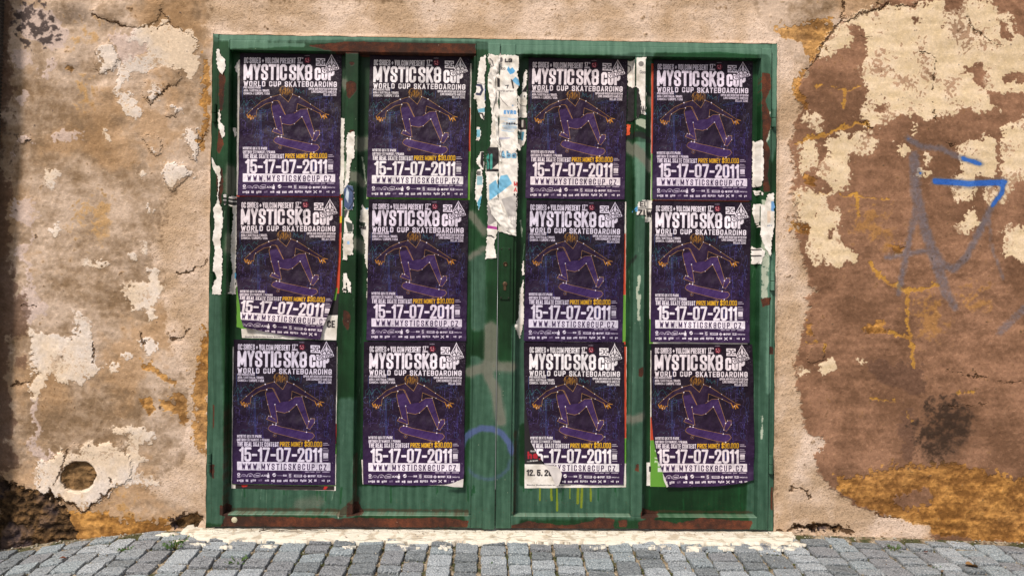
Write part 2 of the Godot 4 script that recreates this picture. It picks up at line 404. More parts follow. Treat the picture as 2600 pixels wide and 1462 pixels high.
	var damp_and_shade := mask(R, nx, ny, 128, [V([-2053,1452,-1996,1436,-1966,1354,-1990,1272,-1980,1157,-1961,944,-2045,943]), V([-2046,992,-1932,969,-1888,903,-1895,821,-1920,771,-1974,787,-1969,492,-1960,213,-2033,196]), V([-1943,673,-1903,709,-1892,632,-1926,606]), V([1528,707,1782,692,1817,592,1766,558,1563,640]), V([1699,541,1767,491,1760,273,1700,306]), V([-2065,2151,-2008,2152,-1996,1897,-2007,1567,-2054,1484])])  # last outline, high beside the hose, is more of its shade painted in
	var mould := mask(R, nx, ny, 96, [V([-1983,2136,-1845,2155,-1795,2048,-1753,1983,-1809,1945,-1907,1939,-1989,1987]), V([-1975,1617,-1918,1610,-1925,1568,-1966,1576])])
	var blue := mask(R, nx, ny, 340, [], [], [[V([1945,1554,1986,1542,2028,1531]), 0.024], [V([1834,1456,1978,1446,2127,1456]), 0.033], [V([2124,1460,2119,1410,2076,1350]), 0.024], [V([1756,1482,1775,1487]), 0.018],
		[V([1714,1631,1774,1598,1858,1591,1935,1558]), 0.027, .62], [V([1745,1556,1751,1405,1793,1246,1845,1096,1884,987]), 0.048, .6], [V([1763,1405,1726,1203,1685,985]), 0.027, .6], [V([1633,1135,1811,1167]), 0.024, .6], [V([1810,1204,1862,1113,1913,1088,1963,1139,2072,1342]), 0.033, .62], [V([2068,1300,2077,1174,2127,1049]), 0.013, .62], [V([1860,1037,1920,932]), 0.036, .55], [V([2218,932,2112,830]), 0.036, .5]])
	var crack := mask(R, nx, ny, 1024, [], [], [[V([-1388,2122,-1346,2065,-1296,2032,-1226,1986]), .004], [V([-1419,2026,-1378,2052,-1352,2055]), .004], [V([-1659,2090,-1616,2066,-1575,2061,-1524,2045]), .008], [V([-1734,309,-1754,231,-1785,165]), .005], [V([-1804,132,-1788,114,-1731,100,-1673,62,-1641,74,-1617,99,-1576,126,-1551,157]), .009], [V([1448,2215,1440,2126,1398,2071,1365,2028,1340,1967,1290,1909]), .005], [V([1449,2115,1516,2148,1583,2170,1627,2194]), .005],
		[V([1965,2148,1999,2090,2059,2049,2112,2031]), .003], [V([1762,1997,1805,1985,1839,1967,1831,1893,1823,1809,1837,1707]), .003], [V([1519,1703,1574,1669]), .005], [V([1583,2192,1685,2181,1744,2186,1780,2212]), .004], [V([1901,668,1969,652,2054,636,2156,620,2224,629]), .003], [V([1877,515,2072,529]), .003], [V([1239,169,1288,171,1324,143]), .005], [V([1601,72,1635,57,1702,51]), .004], [V([1500,2056,1542,2055,1572,2057]), .004], [V([1875,1612,1926,1617]), .004],
		[V([1189,-2,1256,3,1302,17,1340,10,1390,22,1458,4,1509,-11]), .012], [V([-1184,1629,-1208,1579,-1239,1504]), .004], [V([-1448,793,-1439,752,-1423,752]), .004], [V([-1633,742,-1634,655]), .003], [V([-1427,1757,-1419,1729,-1382,1766,-1348,1792]), .005], [V([-1356,1668,-1316,1681]), .005], [V([-1298,1034,-1257,1042,-1200,1060,-1176,1085]), .004], [V([-1325,769,-1276,778,-1243,803]), .004], [V([-1576,126,-1589,117,-1593,134]), .008], [V([-1561,200,-1554,175]), .008], [V([-1808,149,-1795,141]), .01], [V([-1930,895,-1890,895,-1865,887]), .005], [V([-1966,574,-1885,583]), .004]])
	# shells of render that stand off the wall
	var shell := mask(R, nx, ny, 512, [V([-1657,2088,-1625,2134,-1511,2177,-1380,2138,-1395,2072,-1468,2036,-1526,2043,-1575,2059,-1616,2064]), V([-1647,1956,-1586,1982,-1540,1904,-1572,1871,-1620,1845,-1648,1861]), V([-1426,1857,-1376,1890,-1310,1867,-1293,1834,-1349,1798,-1382,1766,-1419,1729,-1456,1765]), V([-1349,1717,-1308,1720,-1314,1683,-1356,1666]), V([-1855,247,-1758,303,-1710,330,-1547,344,-1481,299,-1472,200,-1544,151,-1560,126,-1641,74,-1673,62,-1731,98,-1845,132]), V([-1453,1600,-1372,1593,-1371,1519,-1399,1509,-1424,1543]), V([-1362,1478,-1264,1475,-1259,1422,-1328,1371,-1359,1412]), V([-1966,1597,-1893,1569,-1941,1553]), V([-1270,1632,-1227,1628,-1214,1546,-1233,1492,-1259,1504]), V([1449,2115,1583,2170,1634,2193,1633,2260,1447,2257]), V([1309,771,1376,772,1373,705,1309,696])])
	var hole := mask(R, nx, ny, 256, [V([-1758,207,-1741,244,-1701,261,-1652,261,-1622,232,-1620,199,-1642,158,-1683,141,-1732,148,-1755,174]), V([-1304,17,-1224,52,-1191,35,-1199,12,-1248,-12,-1295,-7])], [], [[V([-1623,1981,-1621,1980]), .012]])
	var nA := noise_bytes(11, 0.045, nx, ny, 5)
	var nB := noise_bytes(12, 0.0045, nx, ny, 5)
	var nC := noise_bytes(13, 0.30, nx, ny, 2)
	var nD := noise_bytes(14, 0.013, nx, ny, 4)
	var nE := noise_bytes(15, 0.11, nx, ny, 3)
	var nF := noise_bytes(16, 0.004, nx, ny, 4)
	var him := noise(17, 0.05, 4).get_image(nx / 5, ny, false, false, true)   # trowel marks, drawn out sideways
	him.convert(Image.FORMAT_L8)
	him.resize(nx, ny, Image.INTERPOLATE_CUBIC)
	var nH := him.get_data()
	var pic := PackedByteArray()
	pic.resize(nx * ny * 3)
	var hgt := PackedFloat32Array()
	hgt.resize(nx * ny)
	var hx0 := int((-HX + 0.02 - R.position.x) / R.size.x * nx)
	var hx1 := int((HX - 0.02 - R.position.x) / R.size.x * nx)
	var hy0 := int((R.end.y - HY + 0.02) / R.size.y * ny)
	var most := nx * ny - 1
	for j in ny:
		for i in nx:
			if j > hy0 and i > hx0 and i < hx1:
				continue
			var k := j * nx + i
			var a := (nA[k] - 128) * 0.016
			var b := nB[k] * 0.00392
			var c := (nC[k] - 128) * 0.0078
			var e := (nE[k] - 128) * 0.013
			var f := nD[k] * 0.00392
			var q := nF[k] * 0.00392
			var s := (nH[k] - 128) * 0.014
			# every edge is followed through a crumbled line
			var w := clampi((j + int(a * 5.0 + e * 4.0 + (q - 0.5) * 12.0)) * nx + i + int((f - 0.5) * 34.0 + e * 5.0 + c * 2.0 + s * 3.0), 0, most)
			var w2 := clampi((j + int(a * 4.0)) * nx + i + int(e * 3.0), 0, most)
			# render, left and above
			var t := clampf(0.56 + (b - 0.5) * 1.5 + (f - 0.5) * 0.8 + a * 0.17 + e * 0.07 + s * 0.13, 0, 1)
			var r := 142.0 + 62.0 * t
			var g := 116.0 + 64.0 * t
			var bl := 91.0 + 71.0 * t
			t = clampf((q - 0.54) * 3.0 + a * 0.2 + (f - 0.5) * 1.0, 0, 0.55)   # tan blooms
			r += (176 - r) * t
			g += (137 - g) * t
			bl += (98 - bl) * t
			var hh := a * 0.36 + e * 0.4 + c * 0.34 + s * 0.18 + (f - 0.5) * 2.0
			# brown coat of the right half
			t = clampf((brown[w] + a * 22.0 - 118.0) * 0.05, 0, 1)
			if t > 0.0:
				var v := clampf(0.45 + (f - 0.5) * 1.0 + (b - 0.5) * 1.3 + a * 0.15 + e * 0.07 + s * 0.12, 0, 1)
				r += (118 + 42 * v - r) * t
				g += (86 + 34 * v - g) * t
				bl += (66 + 30 * v - bl) * t
				hh += 2.2 * t
			# smoother mortar patched round the door
			t = clampf((pale[w] + a * 26.0 + e * 16.0 - 96.0) * 0.009, 0, 1)
			if t > 0.0:
				var v := clampf(0.45 + (b - 0.5) * 2.0 + (f - 0.5) * 1.4, 0, 1)
				var u := t * 0.88
				r += (196 + 32 * v - r) * u
				g += (167 + 36 * v - g) * u
				bl += (140 + 46 * v - bl) * u
				hh += t * (e * 0.5 + c * 0.6)
				if nE[k] > 176 and nC[k] > 120:   # pits in the mortar
					r *= 0.8
					g *= 0.78
					bl *= 0.76
					hh -= 1.6 * t
			t = clampf((rust[w] + a * 90.0 + e * 50.0 + (f - 0.5) * 120.0 - 120.0) * 0.004, 0, 0.42)
			if t > 0.0:
				r += (186 - r) * t
				g += (132 - g) * t
				bl += (58 - bl) * t
			# salts
			t = clampf((lilac[w] + a * 36.0 + e * 22.0 - 118.0) * 0.014, 0, 0.78)
			if t > 0.0:
				r += (214 - r) * t
				g += (192 - g) * t
				bl += (186 - bl) * t
				hh += 0.7 * t
			t = clampf((damp_and_shade[w] + a * 40.0 + e * 20.0 - 110.0) * 0.012, 0, 0.62)
			if t > 0.0:
				r += (98 - r) * t
				g += (72 - g) * t
				bl += (60 - bl) * t
			# bare sandy render
			t = clampf((ochre[w] + a * 44.0 + e * 30.0 + (f - 0.5) * 90.0 - 120.0) * 0.022, 0, 1)
			if t > 0.0:
				var v := clampf(0.38 + a * 0.22 + e * 0.16 + (f - 0.5) * 1.3 + s * 0.34, 0, 1)
				var u := t * (0.66 + 0.3 * q)
				r += (126 + 84 * v - r) * u
				g += (84 + 68 * v - g) * u
				bl += (38 + 40 * v - bl) * u
				hh += t * (-2.2 + a * 0.5 + e * 0.6 + s * 0.3)
			t = clampf((vein[w2] + a * 60.0 + e * 36.0 + (f - 0.5) * 180.0 - 86.0) * 0.010, 0, 0.75) * clampf((vein[w2] - 40.0) * 0.02, 0, 1)   # sand showing along the cracks
			if t > 0.0:
				r += (194 + 14 * a - r) * t
				g += (142 + 12 * a - g) * t
				bl += (62 - bl) * t
				hh -= 1.6 * t
			# paint, worn through in places
			t = clampf((cream[w] + a * 26.0 + e * 24.0 + c * 20.0 + (f - 0.5) * 44.0 - 104.0) * 0.032, 0, 1)
			if t > 0.0 and i > nx / 2:
				if nE[k] + (nD[k] - 128) * 1.2 > 205:
					t *= 0.35
				var v := clampf(f * 0.9 + a * 0.2 + s * 0.2, 0, 1)
				r += (220 + 16 * v - r) * t
				g += (195 + 18 * v - g) * t
				bl += (160 + 28 * v - bl) * t
				hh = hh * (1.0 - 0.5 * t) + 1.8 * t
			elif t > 0.0:
				if nE[k] + (nD[k] - 128) * 1.2 > 210:
					t *= 0.4
				var v := clampf(0.5 + (b - 0.5) * 3.0 + a * 0.2, 0, 1)
				t *= 0.94
				r += (230 - r) * t
				g += (208 + 8 * v - g) * t
				bl += (186 + 22 * v - bl) * t
				hh = hh * (1.0 - 0.5 * t) + 1.8 * t
			t = clampf((blue[k] + e * 30.0 + c * 22.0 + a * 14.0 - 46.0) * 0.0078, 0, 1)
			if t > 0.0:
				var bright := clampf((blue[k] - 178.0) * 0.04, 0, 1)
				t *= 0.58 + 0.30 * bright
				r += (98 - 58 * bright - r) * t
				g += (102 - 4 * bright - g) * t
				bl += (124 + 74 * bright - bl) * t
			# earth and stone where the coats have fallen off
			t = clampf((dark[w] + a * 40.0 + e * 16.0 - 118.0) * 0.04, 0, 1)
			if t > 0.0:
				var v := clampf(0.42 + a * 0.34 + e * 0.2 + s * 0.25, 0, 1)
				var grey := clampf((f - 0.5) * 4.0, 0, 0.8)
				r += (52 + 62 * v + 16 * grey - r) * t
				g += (38 + 48 * v + 20 * grey - g) * t
				bl += (26 + 30 * v + 38 * grey - bl) * t
				hh += t * (-9.0 + a * 5.0 + e * 2.0 + s * 2.0)
			t = clampf((hole[k] + e * 3.0 - 108.0) * 0.03, 0, 1)
			if t > 0.0:
				var v := clampf(0.42 + a * 0.2 + e * 0.14 + s * 0.3, 0, 1)
				r += (94 + 70 * v - r) * t
				g += (72 + 56 * v - g) * t
				bl += (48 + 40 * v - bl) * t
				hh += t * (-18.0 + a * 2.0 + e * 1.0 + s * 2.5)
			# right-hand soot, the hose's painted shade at the left, and mould, in grains
			t = clampf((soot_and_shade[w] * 1.0 + (f - 0.5) * 130.0 + e * 50.0 + c * 40.0 + a * 55.0 - 92.0) * 0.0066, 0, 0.9)
			if t > 0.0:
				r += (58 - r) * t
				g += (44 - g) * t
				bl += (36 - bl) * t
			t = clampf((mould[k] * 0.7 + e * 60.0 + a * 80.0 - 140.0) * 0.014, 0, 0.85)
			if t > 0.0:
				r += (66 - r) * t
				g += (56 - g) * t
				bl += (56 - bl) * t
			t = clampf((crack[w2] + e * 40.0 + (f - 0.5) * 200.0 - 100.0) * 0.012, 0, 1)
			if t > 0.0:
				r += (74 - r) * t * 0.8
				g += (52 - g) * t * 0.8
				bl += (34 - bl) * t * 0.8
				hh -= 6.0 * t
			hh += clampf((shell[w2] - 96.0) * 0.02, 0, 1) * 5.0
			if nE[k] > 196 or nE[k] < 52:   # crumbs and pits
				var v := 1.0 if nE[k] > 128 else -1.0
				hh += v * 0.5
				r += v * 8.0
				g += v * 8.0
				bl += v * 7.0
			# grit
			t = 1.0 + c * 0.06 + e * 0.04 + s * 0.03
			pic[k * 3] = clampi(int(r * t), 0, 255)
			pic[k * 3 + 1] = clampi(int(g * t), 0, 255)
			pic[k * 3 + 2] = clampi(int(bl * t), 0, 255)
			hgt[k] = hh
	var full := Image.create_from_data(nx, ny, false, Image.FORMAT_RF, hgt.to_byte_array())
	var low := full.duplicate() as Image
	low.resize(RNX, RNY, Image.INTERPOLATE_BILINEAR)
	wall_h = low.get_data().to_float32_array()
	low.resize(nx, ny, Image.INTERPOLATE_BILINEAR)
	var lowd := low.get_data().to_float32_array()
	for k in nx * ny:
		hgt[k] = 0.5 + (hgt[k] - lowd[k] * 0.7) * 0.1
	return [Image.create_from_data(nx, ny, false, Image.FORMAT_RGB8, pic), Image.create_from_data(nx, ny, false, Image.FORMAT_RF, hgt.to_byte_array())]


var swell: FastNoiseLite
# humps and hollows of the old render: [x, y, half width, half height, depth] in metres
const HUMPS := [[-1.75, 2.13, .12, .09, .030], [-1.60, 2.10, .10, .08, .02], [-1.76, 1.90, .06, .06, .014], [-1.60, 1.78, .05, .05, .012], [-1.55, 1.62, .05, .06, -.010], [-1.50, 1.98, .16, .14, .010], [-1.90, .25, .14, .16, -.012], [1.45, 1.78, .16, .2, .008], [1.9, .25, .3, .2, -.01], [1.3, .4, .12, .3, .008], [-1.3, .9, .12, .5, .008], [-1.45, 1.0, .2, .2, -.006], [1.9, 1.1, .3, .4, .008]]


func fold(v: float) -> float:
	return pingpong(v, 1.0)


func wall_relief(x: float, y: float) -> float:
	var u := fold((x - WALL_RECT.position.x) / WALL_RECT.size.x)
	var v := fold((WALL_RECT.end.y - y) / WALL_RECT.size.y)
	var i := clampi(int(u * RNX), 0, RNX - 1)
	var j := clampi(int(v * RNY), 0, RNY - 1)
	var h := wall_h[j * RNX + i] * 0.001 + swell.get_noise_2d(x, y) * 0.009
	for p in HUMPS:
		var dx: float = (x - p[0]) / p[2]
		var dy: float = (y - p[1]) / p[3]
		var d := dx * dx + dy * dy
		if d < 1.0:
			h += p[4] * (1.0 - d) * (1.0 - d)
	return h


func steps(lo: float, hi: float, by: float) -> PackedFloat32Array:
	var n := maxi(1, ceili((hi - lo) / by))
	var o := PackedFloat32Array()
	for k in n:
		o.append(lo + (hi - lo) * k / n)
	return o


func build_wall() -> void:
	swell = noise(21, 1.6, 3)
	var pics := wall_picture()
	var m := plain("old_render", Color.WHITE, 0.93)
	m.albedo_texture = tex(pics[0])
	m.heightmap_enabled = true
	m.heightmap_texture = tex(pics[1])
	m.heightmap_scale = 1.0
	m.metallic_specular = 0.3
	var gx := HX + 0.004
	var gy := HY + 0.003
	var xs := PackedFloat32Array()
	for part in [[-5.0, -2.4, .05], [-2.4, -gx, .007], [-gx, gx, .012], [gx, 2.4, .007], [2.4, 5.0, .05]]:
		xs.append_array(steps(part[0], part[1], part[2]))
	xs.append(5.0)
	var ys := PackedFloat32Array()
	for part in [[-0.5, gy, .007], [gy, 2.35, .007], [2.35, 4.6, .05]]:
		ys.append_array(steps(part[0], part[1], part[2]))
	ys.append(4.6)
	var nx := xs.size()
	var ny := ys.size()
	var edge := noise(22, 9.0, 3)
	var pos := PackedVector3Array()
	var uvs := PackedVector2Array()
	var nrm := PackedVector3Array()
	pos.resize(nx * ny)
	uvs.resize(nx * ny)
	nrm.resize(nx * ny)
	for j in ny:
		for i in nx:
			var x := xs[i]
			var y := ys[j]
			var inside := y < gy - 0.012 and absf(x) < gx - 0.02
			var z := -0.02 if inside else wall_relief(x, y)
			var px := x
			var py := y
			# the mortar's broken edge against the frame
			var near := absf(x) - gx
			if y < gy + 0.02 and absf(near) < 0.002:
				px += edge.get_noise_2d(x, y) * 0.003 - signf(x) * 0.0045
				z = clampf(z, 0.0085, 0.011)
			if absf(y - gy) < 0.002 and absf(x) < gx:
				py += edge.get_noise_2d(x, y) * 0.003 - 0.004
				z = clampf(z, 0.0072, 0.010)
			pos[j * nx + i] = Vector3(px, py, z)
			uvs[j * nx + i] = Vector2(fold((px - WALL_RECT.position.x) / WALL_RECT.size.x), fold((WALL_RECT.end.y - py) / WALL_RECT.size.y))
	for j in ny:
		for i in nx:
			var i0 := maxi(i - 1, 0)
			var i1 := mini(i + 1, nx - 1)
			var j0 := maxi(j - 1, 0)
			var j1 := mini(j + 1, ny - 1)
			nrm[j * nx + i] = (pos[j * nx + i1] - pos[j * nx + i0]).cross(pos[j1 * nx + i] - pos[j0 * nx + i]).normalized()
	var idx := PackedInt32Array()
	for j in ny - 1:
		var door_row := ys[j] < gy - 0.004
		for i in nx - 1:
			if door_row and xs[i] > -gx - 0.002 and xs[i + 1] < gx + 0.002:
				continue
			var k := j * nx + i
			idx.append_array([k, k + nx, k + 1, k + 1, k + nx, k + nx + 1])
	var arr := []
	arr.resize(Mesh.ARRAY_MAX)
	arr[Mesh.ARRAY_VERTEX] = pos
	arr[Mesh.ARRAY_NORMAL] = nrm
	arr[Mesh.ARRAY_TEX_UV] = uvs
	arr[Mesh.ARRAY_INDEX] = idx
	var mesh := ArrayMesh.new()
	mesh.add_surface_from_arrays(Mesh.PRIMITIVE_TRIANGLES, arr)
	var wall := base("rendered_wall")
	tag(wall, "weathered plaster wall with peeling cream and brown paint round the green door", "wall")
	mi("plaster_face", mesh, m, wall)
	# masonry behind the face: sides of the doorway, back, top and ends
	var st := begin()
	var none := no_uv
	box(st, Vector3(-5.0, -0.5, -0.42), Vector3(-gx - 0.012, 4.6, -0.055), 0.002, none)
	box(st, Vector3(gx + 0.012, -0.5, -0.42), Vector3(5.0, 4.6, -0.055), 0.002, none)
	box(st, Vector3(-gx - 0.010, gy + 0.012, -0.419), Vector3(gx + 0.010, 4.599, -0.055), 0.002, none)
	mi("masonry", done(st), plain("masonry", c8(120, 98, 78), 0.95), wall)


# ---------- the door ----------
func door_picture() -> Array:
	var nx := 1040
	var ny := 900
	var R := DOOR_RECT
	var teal := mask(R, nx, ny, 128, [V([-1194,2040,1204,2041,1205,1980,-18,1966,-584,1983,-1161,1984]), V([-35,2028,111,2022,112,1941,-34,1947]), V([461,1971,648,1991,649,1925,486,1923]), V([1082,2014,1205,2016,1191,1657,1143,1509,1109,1655]), V([587,1631,627,1624,635,43,554,43,568,1046]), V([1097,1150,1212,1151,1205,-2,1058,-3,1093,727]), V([-93,715,110,653,117,-8,-108,-9,-97,393]), V([-1195,961,-1115,962,-1077,17,-1197,16]), V([-637,533,-565,534,-567,36,-655,35]),
		V([-1103,161,-78,168,-77,55,-1102,49]), V([83,169,601,172,586,46,68,43]), V([75,846,140,831,145,427,80,427]), V([-106,1135,-33,1136,-29,813,-94,812])])
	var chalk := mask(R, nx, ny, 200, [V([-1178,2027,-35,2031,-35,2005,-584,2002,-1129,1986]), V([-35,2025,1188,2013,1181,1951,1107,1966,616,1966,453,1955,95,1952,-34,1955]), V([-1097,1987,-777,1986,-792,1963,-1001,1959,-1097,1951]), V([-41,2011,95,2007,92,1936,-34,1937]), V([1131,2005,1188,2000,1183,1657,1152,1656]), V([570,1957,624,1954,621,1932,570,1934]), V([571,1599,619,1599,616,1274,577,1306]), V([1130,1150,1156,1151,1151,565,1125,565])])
	var rust := mask(R, nx, ny, 512, [V([-777,1973,-584,1996,-87,1994,-86,1942,-615,1943,-696,1955]), V([-1135,1870,-1119,1866,-1107,1839,-1110,1769,-1115,1706,-1128,1694,-1132,1768]), V([-1131,1620,-1116,1632,-1114,1554,-1129,1523,-1140,1538]), V([-1141,1464,-1113,1466,-1109,1398,-1117,1342,-1120,1287,-1136,1237,-1133,1342]), V([-616,1827,-595,1832,-573,1820,-573,1793,-598,1760,-609,1758,-616,1792]), V([-604,1911,-582,1907,-591,1890,-601,1897]), V([-601,1629,-579,1632,-583,1598,-597,1598]),
		V([-617,896,-591,883,-584,849,-597,810,-616,832]), V([1098,1892,1133,1888,1136,1830,1113,1776,1140,1699,1135,1660,1119,1611,1136,1563,1127,1466,1137,1401,1109,1396,1104,1563,1100,1708]), V([1101,958,1149,964,1144,934,1109,923]), V([-1083,49,-879,50,-623,42,-559,47,-382,44,-206,51,-93,36,-100,10,-558,4,-1101,7]), V([82,19,149,37,279,22,343,25,408,39,440,55,505,46,505,7,85,1]), V([521,43,560,46,557,14,525,14]),
		V([602,37,651,50,765,33,862,54,960,49,1074,43,1065,7,603,4]), V([599,661,617,674,622,648,613,628,600,635]), V([590,269,603,276,604,243,589,247]), V([-1143,501,-1132,501,-1134,422,-1140,387]), V([-1148,258,-1128,258,-1130,199,-1144,211]), V([-592,106,-551,100,-527,59,-591,49]), V([618,82,700,66,667,47,612,50]), V([-1103,97,-1070,81,-1076,46,-1108,55]), V([1154,179,1164,179,1164,77,1152,93]), V([1142,760,1160,760,1160,728,1142,728])])
	var spray := mask(R, nx, ny, 128, [], [], [[V([-10,825,-12,673]), .055, .8], [V([-20,634,12,571,35,443]), .04, .85], [V([-101,641,-24,669,78,666]), .04, .8], [V([546,445,620,466]), .032, .8], [V([-100,1296,-42,1216]), .03, .8], [V([-104,1115,-37,1153]), .024, .7], [V([542,1592,595,1551,649,1499]), .04, .9], [V([-634,1839,-620,1812]), .03, .8], [V([-614,1554,-576,1570]), .03, .8], [V([-568,1561,-527,1582]), .035, .8], [V([-617,1452,-597,1437]), .05, .8], [V([-571,1448,-550,1412]), .03, .8], [V([-568,1166,-537,1146]), .05, .8], [V([-1092,1437,-1091,1365]), .03, .7], [V([-1088,1198,-1093,1121]), .02, .7], [V([-565,1596,-524,1602]), .03, .7], [V([-720,97,-790,85]), .06, .4], [V([642,1787,684,1698]), .03, .7], [V([-1090,1477,-1073,1397]), .02, .8], [V([-103,1396,-95,1475]), .02, .5]])
	var black := mask(R, nx, ny, 256, [], [], [[V([542,1627,594,1630,653,1610]), .022, .9], [V([619,1826,646,1800]), .012, .6], [V([545,1068,585,1129]), .012, .5]])
	var ring := mask(R, nx, ny, 192, [], [], [[V([-133,314,-113,367,-82,399,-42,416,-1,414,40,394,69,356,81,316]), .022, .9], [V([78,293,65,247,30,217,-16,208,-62,217,-97,242]), .014, .38]])
	var drips: Array = []
	rng.seed = 5
	for x in [0.20, 0.245, 0.27, 0.325, 0.36, 0.375, 0.41]:
		drips.append([PackedVector2Array([Vector2(x, 0.175), Vector2(x + rng.randf_range(-.004, .004), rng.randf_range(0.065, 0.12))]), rng.randf_range(.004, .011)])
	var lime := mask(R, nx, ny, 1024, [], [], drips)
	drips = []
	for k in 70:
		var x := rng.randf_range(-1.09, 1.09)
		var y := rng.randf_range(0.07, 0.16) if k % 3 else rng.randf_range(0.3, 1.9)
		drips.append([PackedVector2Array([Vector2(x, y + rng.randf_range(.02, .14)), Vector2(x + rng.randf_range(-.005, .005), y)]), rng.randf_range(.003, .009), rng.randf_range(0.4, 1.0)])
	var runs := mask(R, nx, ny, 512, [V([-953,1949,-915,1963,-845,1968,-767,1963,-717,1953]), V([669,1950,776,1969,921,1976,1019,1968,1082,1955])], [], drips)
	var scuffs: Array = []
	for k in 120:
		var x := rng.randf_range(-1.14, 1.14)
		var y := rng.randf_range(0.03, 1.95)
		scuffs.append([PackedVector2Array([Vector2(x, y), Vector2(x + rng.randf_range(-.01, .01), y + rng.randf_range(.01, .10))]), rng.randf_range(.0015, .003), rng.randf_range(.3, .75)])
	for x in [[-1.09, -.62], [-.567, -.094], [.092, .572], [.621, 1.094]]:
		scuffs.append([PackedVector2Array([Vector2(x[0], .0575), Vector2(x[1], .0575)]), .003, .8])
	var scratch := mask(R, nx, ny, 1024, [], [], scuffs)
	var grime := mask(R, nx, ny, 256, [], [], [[PackedVector2Array([Vector2(-1.09, .066), Vector2(-.62, .064)]), .012], [PackedVector2Array([Vector2(-.567, .066), Vector2(-.094, .064)]), .012], [PackedVector2Array([Vector2(.62, .068), Vector2(1.09, .066)]), .012], [PackedVector2Array([Vector2(-.563, .07), Vector2(-.562, .3)]), .012], [PackedVector2Array([Vector2(-1.088, .06), Vector2(-1.088, .5)]), .010], [PackedVector2Array([Vector2(-.616, .06), Vector2(-.560, .11)]), .03], [PackedVector2Array([Vector2(.094, .06), Vector2(.094, .4)]), .010]])
	var scrape := mask(R, nx, ny, 512, [V([1113,1699,1137,1738,1136,1636,1112,1563]), V([1100,1368,1130,1363,1116,1302,1147,1227,1137,1136,1129,954,1103,958,1102,1125]), V([-623,1503,-602,1499,-606,1411,-619,1411]), V([575,1705,619,1691,619,1652,575,1671]), V([105,994,121,994,115,791,99,806])], [], [[V([598,1043,596,988]), .012], [V([602,968,595,867]), .010], [V([587,999,600,866]), .008], [V([-554,1525,-535,1412]), .008], [V([1113,475,1109,383]), .010], [V([107,1273,115,1203]), .006], [V([-626,62,-622,27]), .006]])
	var nA := noise_bytes(31, 0.06, nx, ny, 5)
	var nB := noise_bytes(32, 0.008, nx, ny, 4)
	var nC := noise_bytes(33, 0.35, nx, ny, 2)
	# brush and rain streaks: noise drawn out downwards
	var sim := noise(34, 0.09, 4).get_image(nx, 64, false, false, true)
	sim.convert(Image.FORMAT_L8)
	sim.resize(nx, ny, Image.INTERPOLATE_CUBIC)
	var nS := sim.get_data()
	var pic := PackedByteArray()
	pic.resize(nx * ny * 3)
	var rough := PackedByteArray()
	rough.resize(nx * ny)
	var hgt := PackedByteArray()
	hgt.resize(nx * ny)
	for j in ny:
		for i in nx:
			var k := j * nx + i
			var a := (nA[k] - 128) / 128.0
			var b := nB[k] / 255.0
			var c := (nC[k] - 128) / 128.0
			var s := (nS[k] - 128) / 128.0
			var t := clampf(0.36 + (b - 0.5) * 1.5 + s * 0.2 + c * 0.05, 0, 1)
			var r := 8.0 + 22.0 * t
			var g := 44.0 + 30.0 * t
			var bl := 18.0 + 24.0 * t
			var ro := 120.0
			var h := 128.0 + a * 4.0 + s * 2.0
			t = clampf((teal[k] + a * 14.0 + s * 36.0 - 80.0) * 0.007, 0, 0.8)
			if t > 0.0:
				r += (66 + 14 * s + 6 * a - r) * t
				g += (98 + 14 * s + 6 * a - g) * t
				bl += (84 + 14 * s + 6 * a - bl) * t
				ro += 40 * t
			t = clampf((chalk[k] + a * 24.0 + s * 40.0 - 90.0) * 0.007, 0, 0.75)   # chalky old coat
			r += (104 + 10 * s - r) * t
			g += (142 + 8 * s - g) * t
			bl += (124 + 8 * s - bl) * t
			t = clampf((runs[k] + a * 40.0 - 110.0) * 0.02, 0, 0.7)
			r += (16 - r) * t
			g += (70 - g) * t
			bl += (34 - bl) * t
			t = clampf((spray[k] + c * 30.0 - 20.0) * 0.006, 0, 0.85)
			r += (118 - r) * t
			g += (116 - g) * t
			bl += (106 - bl) * t
			t = clampf((black[k] + c * 20.0 - 40.0) * 0.008, 0, 0.9)
			r += (24 - r) * t
			g += (28 - g) * t
			bl += (26 - bl) * t
			t = clampf((ring[k] + c * 16.0 - 20.0) * 0.0055, 0, 0.8)
			r += (84 - r) * t
			g += (96 - g) * t
			bl += (152 - bl) * t
			t = clampf((lime[k] + a * 40.0 - 90.0) * 0.014, 0, 0.75)
			r += (140 - r) * t
			g += (148 - g) * t
			bl += (24 - bl) * t
			t = clampf((scrape[k] + a * 150.0 + c * 60.0 - 150.0) * 0.02, 0, 0.85)
			if t > 0.0:
				r += (196 - r) * t
				g += (200 - g) * t
				bl += (184 - bl) * t
				ro += 50 * t
			t = clampf((scratch[k] + a * 30.0 - 50.0) * 0.006, 0, 0.6)
			r += (150 - r) * t
			g += (168 - g) * t
			bl += (150 - bl) * t
			t = clampf((grime[k] + a * 90.0 + c * 60.0 - 120.0) * 0.009, 0, 0.6)
			r += (72 - r) * t
			g += (48 - g) * t
			bl += (34 - bl) * t
			# flaking: rust with a broken edge, and specks of it everywhere near the foot
			t = clampf((rust[k] + a * 130.0 + c * 30.0 + s * 30.0 - 128.0) * 0.09, 0, 1)
			var y := R.end.y - (j + 0.5) / ny * R.size.y
			if nC[k] > (214 if y < 0.12 else 247) and nA[k] > 100:
				t = maxf(t, 0.7)
			if t > 0.0:
				var q := clampf(0.4 + a * 0.5 + c * 0.3 + (b - 0.5) * 1.2, 0, 1)
				r += (56 + 50 * q - r) * t
				g += (34 + 24 * q - g) * t
				bl += (27 + 12 * q - bl) * t
				ro += (230 - ro) * t
				h += t * (-26.0 + a * 14.0 + c * 12.0)
